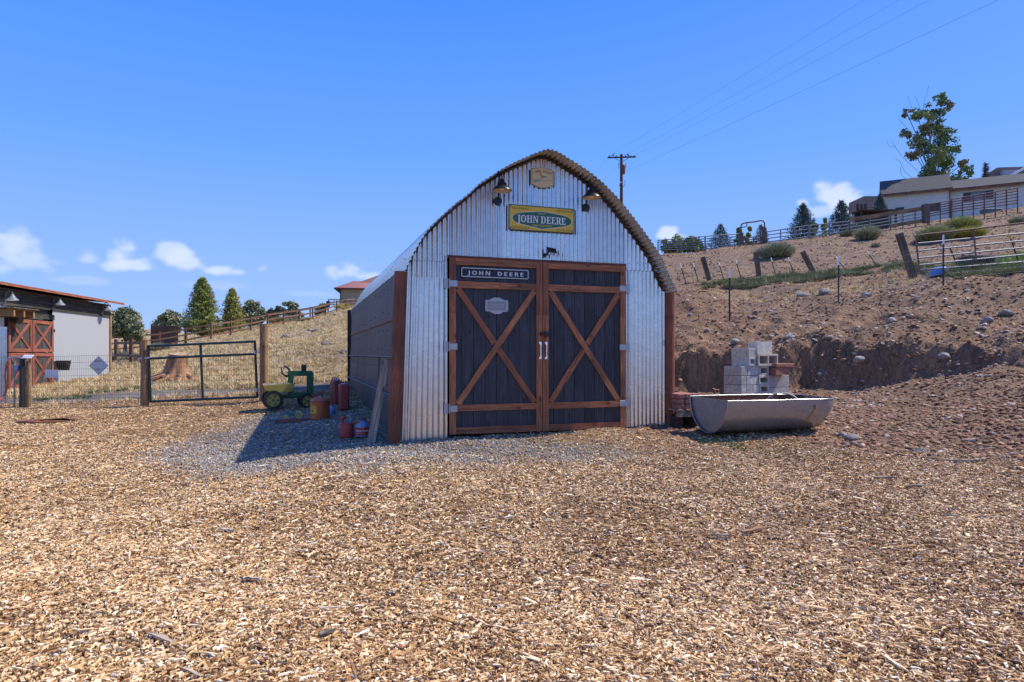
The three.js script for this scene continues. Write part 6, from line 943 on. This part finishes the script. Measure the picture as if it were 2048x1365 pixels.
broad('poplar_tree', 'tall loose poplar with bare side branches behind the outbuilding', 1868, 60, [[1882, 200, 14, 150], [1890, 215, 14, 170], [1862, 215, 13, 110], [1832, 226, 15, 170], [1810, 228, 10, 70], [1846, 240, 15, 170], [1876, 232, 16, 200], [1812, 268, 12, 110], [1845, 262, 16, 180], [1872, 262, 18, 260], [1900, 265, 14, 170], [1830, 285, 15, 200], [1858, 290, 18, 280], [1890, 290, 20, 320], [1915, 295, 12, 130], [1825, 310, 14, 170], [1862, 318, 20, 330], [1900, 320, 20, 330], [1928, 325, 12, 150], [1855, 345, 18, 280], [1890, 345, 22, 360], [1925, 350, 14, 170], [1915, 362, 16, 200], [1870, 362, 16, 200]], { cols: gr, leaf: 1.9, thick: 1.5, more: 1.9, puff: 1.18, fork: 0.25, bark: std([0.16, 0.14, 0.12], 0.9), bare: [[[1860, 360], [1830, 335], [1805, 312], [1788, 292], [1780, 280]], [[1835, 362], [1812, 345], [1800, 325], [1790, 318]], [[1852, 240], [1848, 215], [1854, 190], [1858, 172]], [[1835, 240], [1822, 215], [1815, 192]], [[1826, 270], [1810, 250], [1798, 238]], [[1845, 230], [1838, 205], [1832, 190]], [[1820, 362], [1806, 350], [1800, 335]], [[1790, 295], [1780, 290], [1774, 284]]] });
const jun = [[0.21, 0.23, 0.11], [0.17, 0.20, 0.095], [0.25, 0.255, 0.135]];
broad('juniper_tree', 'round juniper beside the end of the goat barn', 250, 40, [[232, 638, 16, 380], [255, 632, 16, 380], [243, 655, 20, 520], [268, 652, 15, 380], [262, 668, 18, 420], [230, 665, 14, 300], [280, 668, 9, 160], [240, 622, 8, 130]], { cols: jun, leaf: 2.0, thick: 1.2 });
broad('juniper_tree', 'wide grey-green juniper behind the plank fence', 340, 85, [[318, 645, 14, 300], [335, 635, 13, 280], [355, 640, 14, 300], [372, 650, 12, 240], [330, 655, 12, 240], [350, 658, 14, 260], [310, 655, 9, 140]], { cols: jun, leaf: 2.0, thick: 1.6 });
broad('juniper_tree', 'bushy juniper right of the two conifers', 507, 80, [[508, 610, 11, 220], [496, 625, 12, 260], [518, 628, 12, 260], [507, 640, 16, 340], [490, 642, 10, 200], [525, 642, 8, 140]], { cols: jun, leaf: 2.0, thick: 1.6 });
broad('juniper_tree', 'low grey juniper at the foot of the conifers', 545, 100, [[532, 632, 8, 150], [545, 625, 9, 170], [556, 618, 9, 180], [550, 636, 10, 190], [538, 640, 8, 130]], { cols: [[0.11, 0.11, 0.075], [0.085, 0.095, 0.055]], leaf: 1.7, thick: 1.8 });
broad('juniper_tree', 'dark juniper under the bare snag on the hill', 580, 105, [[574, 610, 8, 170], [585, 616, 9, 180], [572, 624, 9, 180], [592, 628, 9, 150], [582, 632, 10, 180], [602, 630, 6, 90]], { cols: jun, leaf: 1.7, thick: 1.8, bare: [[[586, 632], [587, 610], [589, 595]], [[587, 605], [584, 598]]] });
broad('juniper_tree', 'small juniper below the deck of the tan house', 642, 100, [[636, 622, 8, 150], [648, 618, 9, 170], [642, 628, 9, 140]], { cols: jun, leaf: 1.7, thick: 1.6 });
const bush = [[0.24, 0.29, 0.07], [0.19, 0.25, 0.055]];
broad('leafy_bush', 'round bright green bush beside the shed roof edge', 1346, 44, [[1335, 493, 12, 240], [1352, 488, 14, 300], [1340, 500, 12, 220], [1360, 498, 11, 210]], { cols: bush, leaf: 2.2, cat: 'bush', thick: 0.8 });
broad('leafy_bush', 'round green bush before the broad blue spruce', 1388, 44, [[1380, 484, 13, 280], [1395, 488, 13, 270], [1386, 498, 14, 270], [1404, 497, 9, 150]], { cols: bush, leaf: 2.2, cat: 'bush', thick: 0.8 });
for (const [px, t, l] of [[1477, 462, 'thin green sapling left of the gateway post'], [1497, 458, 'thin green sapling inside the gateway'], [1650, 440, 'leafy green sapling between the tall spruces'], [1628, 452, 'yellow-green sapling beside the tall spruce']]) broad('sapling', l, px, 45, [[px, t, 5, 70], [px - 1, t + 14, 7, 110], [px + 2, t + 28, 7, 110], [px, t + 40, 7, 90]], { cols: bush, leaf: 2.0, thick: 0.6 });
function shrub(label, px, d, w, h, col, n = 900, group, tip) {        // rabbitbrush and sage: many upright thin stems and leaves
  const q = rng(px * 3 + 1), x = X(px, d), t = thing('sagebrush', label, 'shrub', [x, ground(x, d) - 0.04, -d], 0, group), L = leaves();
  for (let i = 0; i < n; i++) { const a = q() * 6.283, r = Math.sqrt(q()) * w, f = q(), hh = h * (1 - 0.5 * (r / w) ** 2) * (0.5 + 0.5 * q()), b = [Math.cos(a) * r * 0.55, hh * f * 0.4, Math.sin(a) * r * 0.55], e = [Math.cos(a) * r + (q() - 0.5) * 0.1 * w, hh, Math.sin(a) * r + (q() - 0.5) * 0.1 * w], wd = 0.035 * (0.5 + q()) * w, v = 0.65 + 0.7 * q(), k = tip && q() < 0.35 ? tip : col, cc = k.map((c) => c * v), aa = q() * 6.3; L.tri([b[0] - Math.cos(aa) * wd * 0.4, b[1], b[2] - Math.sin(aa) * wd * 0.4], [b[0] + Math.cos(aa) * wd, b[1] + 0.1 * hh, b[2] + Math.sin(aa) * wd], e, cc); }
  const st = []; for (let k = 0; k < 7; k++) { const a = k * 0.9; st.push(bar([0, -0.05, 0], [Math.cos(a) * w * 0.4, h * 0.5, Math.sin(a) * w * 0.4], 0.015, 4)); }
  mesh('stems', join(st), M.oldPost, t); mesh('foliage', L.geo(), LM, t);
}
const sg = [0.30, 0.31, 0.19], yl = [0.46, 0.44, 0.10];
shrub('large grey-green sagebrush below the hill gateway', 1551, 33, 1.05, 0.95, sg, 2600);
shrub('pale sagebrush under the pipe fence', 1735, 36, 0.8, 1.0, [0.36, 0.34, 0.2], 1800); shrub('small pale sagebrush downhill of the pipe fence', 1751, 33, 0.3, 0.35, [0.26, 0.25, 0.16], 500); shrub('yellowish brush by the spruce and pipe fence', 1695, 39, 0.5, 0.6, [0.24, 0.22, 0.10], 800);
shrub('wide grey-green rabbitbrush below the rusty corral', 1872, 32, 1.05, 0.95, sg, 2600, undefined, yl); shrub('yellow-green rabbitbrush uphill of the grey one', 1923, 34, 1.0, 0.95, [0.30, 0.31, 0.11], 2600, undefined, yl); shrub('bright yellow rabbitbrush lowest of the row', 1940, 31.5, 0.85, 0.65, yl, 2000); shrub('small grey brush at the corral end', 2035, 34, 0.5, 0.5, sg, 700); shrub('low grey brush right behind the tube gate', 2000, 22, 0.3, 0.28, [0.22, 0.24, 0.13], 500);
shrub('pale grey sagebrush left of the plank fence', 317, 45, 0.95, 0.8, [0.30, 0.29, 0.20], 900); shrub('grey sagebrush mass under the juniper by the barn', 240, 34, 1.1, 0.7, [0.26, 0.25, 0.17], 1100); shrub('grey sagebrush beside the barn end', 264, 33, 0.8, 0.6, [0.27, 0.26, 0.18], 800); shrub('low sagebrush beside the rail fence foot', 222, 36, 0.8, 0.6, [0.25, 0.25, 0.16], 700);
shrub('yellow rabbitbrush on the straw hill behind the gate', 415, 66, 1.3, 0.9, [0.36, 0.27, 0.06], 800); shrub('green-yellow rabbitbrush behind the tall gate post', 560, 72, 1.4, 1.0, [0.24, 0.24, 0.08], 900); shrub('yellow-green rabbitbrush below the tan house', 690, 86, 1.8, 1.2, yl, 900); shrub('pale brush between the conifers', 435, 68, 1.4, 1.1, [0.25, 0.25, 0.14], 900); shrub('grey brush at the foot of the hill junipers', 590, 70, 1.2, 0.8, [0.24, 0.25, 0.15], 700); shrub('green brush by the rail fence middle', 610, 66, 1.1, 0.6, [0.2, 0.22, 0.1], 600);

// ---------------------------------------------------------------- utility pole, wires, birds
{
  const d = 55, x = X(1243, d), top = Yh(309, d), base = ground(x, d) - 0.3, o = thing('utility_pole', 'brown utility pole with crossarm and rusty transformer behind the shed', 'pole', [x, base, -d]), H = top - base, y = (py) => Yh(py, d) - base, xx = (px) => X(px, d) - x;
  const br = wood([0.115, 0.07, 0.055]);
  mesh('shaft', pole(0.17, 0.115, H, 12, 10, 0.03, 3), br, o);
  mesh('crossarm', plank([xx(1215), y(316.5), 0.15], [xx(1271), y(315), 0.15], 0.11, 0.1), br, o);
  for (const s of [-1, 1]) mesh('brace', bar([xx(1243), y(326), 0.15], [xx(1243 + s * 13), y(318), 0.2], 0.02, 5), M.oldPost, o);
  mesh('transformer', mv(lathe([[0, 0], [0.15, 0.0], [0.16, 0.03], [0.16, 0.70], [0.13, 0.75], [0, 0.76]], 20), xx(1245.5), y(350), 0.3), std([0.42, 0.17, 0.06], 0.7, { map: rep(TX.rust, 2, 2) }), o);
  for (const px of [1237, 1251]) mesh('bushing', bar([xx(px), y(338), 0.2], [xx(px), y(327), 0.2], 0.028, 6), std([0.13, 0.12, 0.12], 0.4), o);
  for (const px of [1218, 1232, 1250, 1268]) mesh('insulator', mv(lathe([[0, 0], [0.03, 0], [0.05, 0.05], [0.03, 0.08], [0.045, 0.12], [0.02, 0.17], [0, 0.17]], 10), xx(px), y(315.6) + 0.02, 0.15), std([0.06, 0.06, 0.065], 0.3), o);
  mesh('loop_wire', tube([[xx(1249), y(362), 0.15], [xx(1249), y(370), 0.2], [xx(1245), y(376), 0.2], [xx(1240), y(376), 0.2], [xx(1238), y(370), 0.2]], 0.02, 16, 5), M.black, o); mesh('clamp', mv(new THREE.BoxGeometry(0.1, 0.1, 0.1), xx(1241), y(366), 0.18), M.white, o);
  const wire = (label, a, b, r = 0.009, sag = 0.6) => { const pts = []; for (let k = 0; k <= 12; k++) { const f = k / 12; pts.push([lerp(a[0], b[0], f), lerp(a[1], b[1], f) - sag * 4 * f * (1 - f), lerp(a[2], b[2], f)]); } one('power_line', label, 'wire', tube(pts, r, 36, 4), M.black, [0, 0, 0], 0, 'power lines from the pole'); };
  const end = (px, dd) => { const f = 1.25, ax = X(1243, d); const e = [X(px, dd), Yh(0, dd), -dd]; return [ax + (e[0] - ax) * f, Yh(313, d) + (e[1] - Yh(313, d)) * f, -d + (-dd + d) * f]; };
  const w = 'thin dark power line running from the crossarm overhead';
  for (const [a, b] of [[1218, 1732], [1250, 1790], [1268, 1843]]) wire(w, [X(a, d), Yh(312, d), -d + 0.15], end(b, 31), 0.0045, 0.15);
  wire('lower service wire running from the pole overhead', [X(1249, d), Yh(345, d), -d + 0.2], end(1963, 29), 0.006, 0.1);
  for (const [a, b] of [[1218, 315], [1250, 315], [1241, 352]]) wire('thin wire running from the pole down behind the shed', [X(a, d), Yh(b, d), -d], [X(a - 190, d + 40), Yh(b + 190, d + 40), -d - 40], 0.005, 0.4);
  const bird = (px, l, t) => { const b = one('perched_bird', l, 'bird', join(rot(new THREE.SphereGeometry(0.07, 12, 8).scale(1.5, 0.9, 0.85), 0, 0, 0.5), mv(new THREE.SphereGeometry(0.045, 10, 8), 0.11, 0.10, 0), mv(rot(new THREE.ConeGeometry(0.015, 0.06, 6), 0, 0, -1.5), 0.17, 0.1, 0), mv(rot(new THREE.BoxGeometry(0.17, 0.02, 0.05), 0, 0, 0.5), -0.16, -0.08, 0), bar([0, -0.12, 0], [0.0, -0.04, 0], 0.008, 4)), M.black, [X(px, d), Yh(315, d) + 0.16, -d + 0.15], t); };
  bird(1226, 'small black bird perched near the crossarm end', 0.3); bird(1256, 'black bird perched on the crossarm past the pole', 2.8);
}
renderer.render(scene, camera);
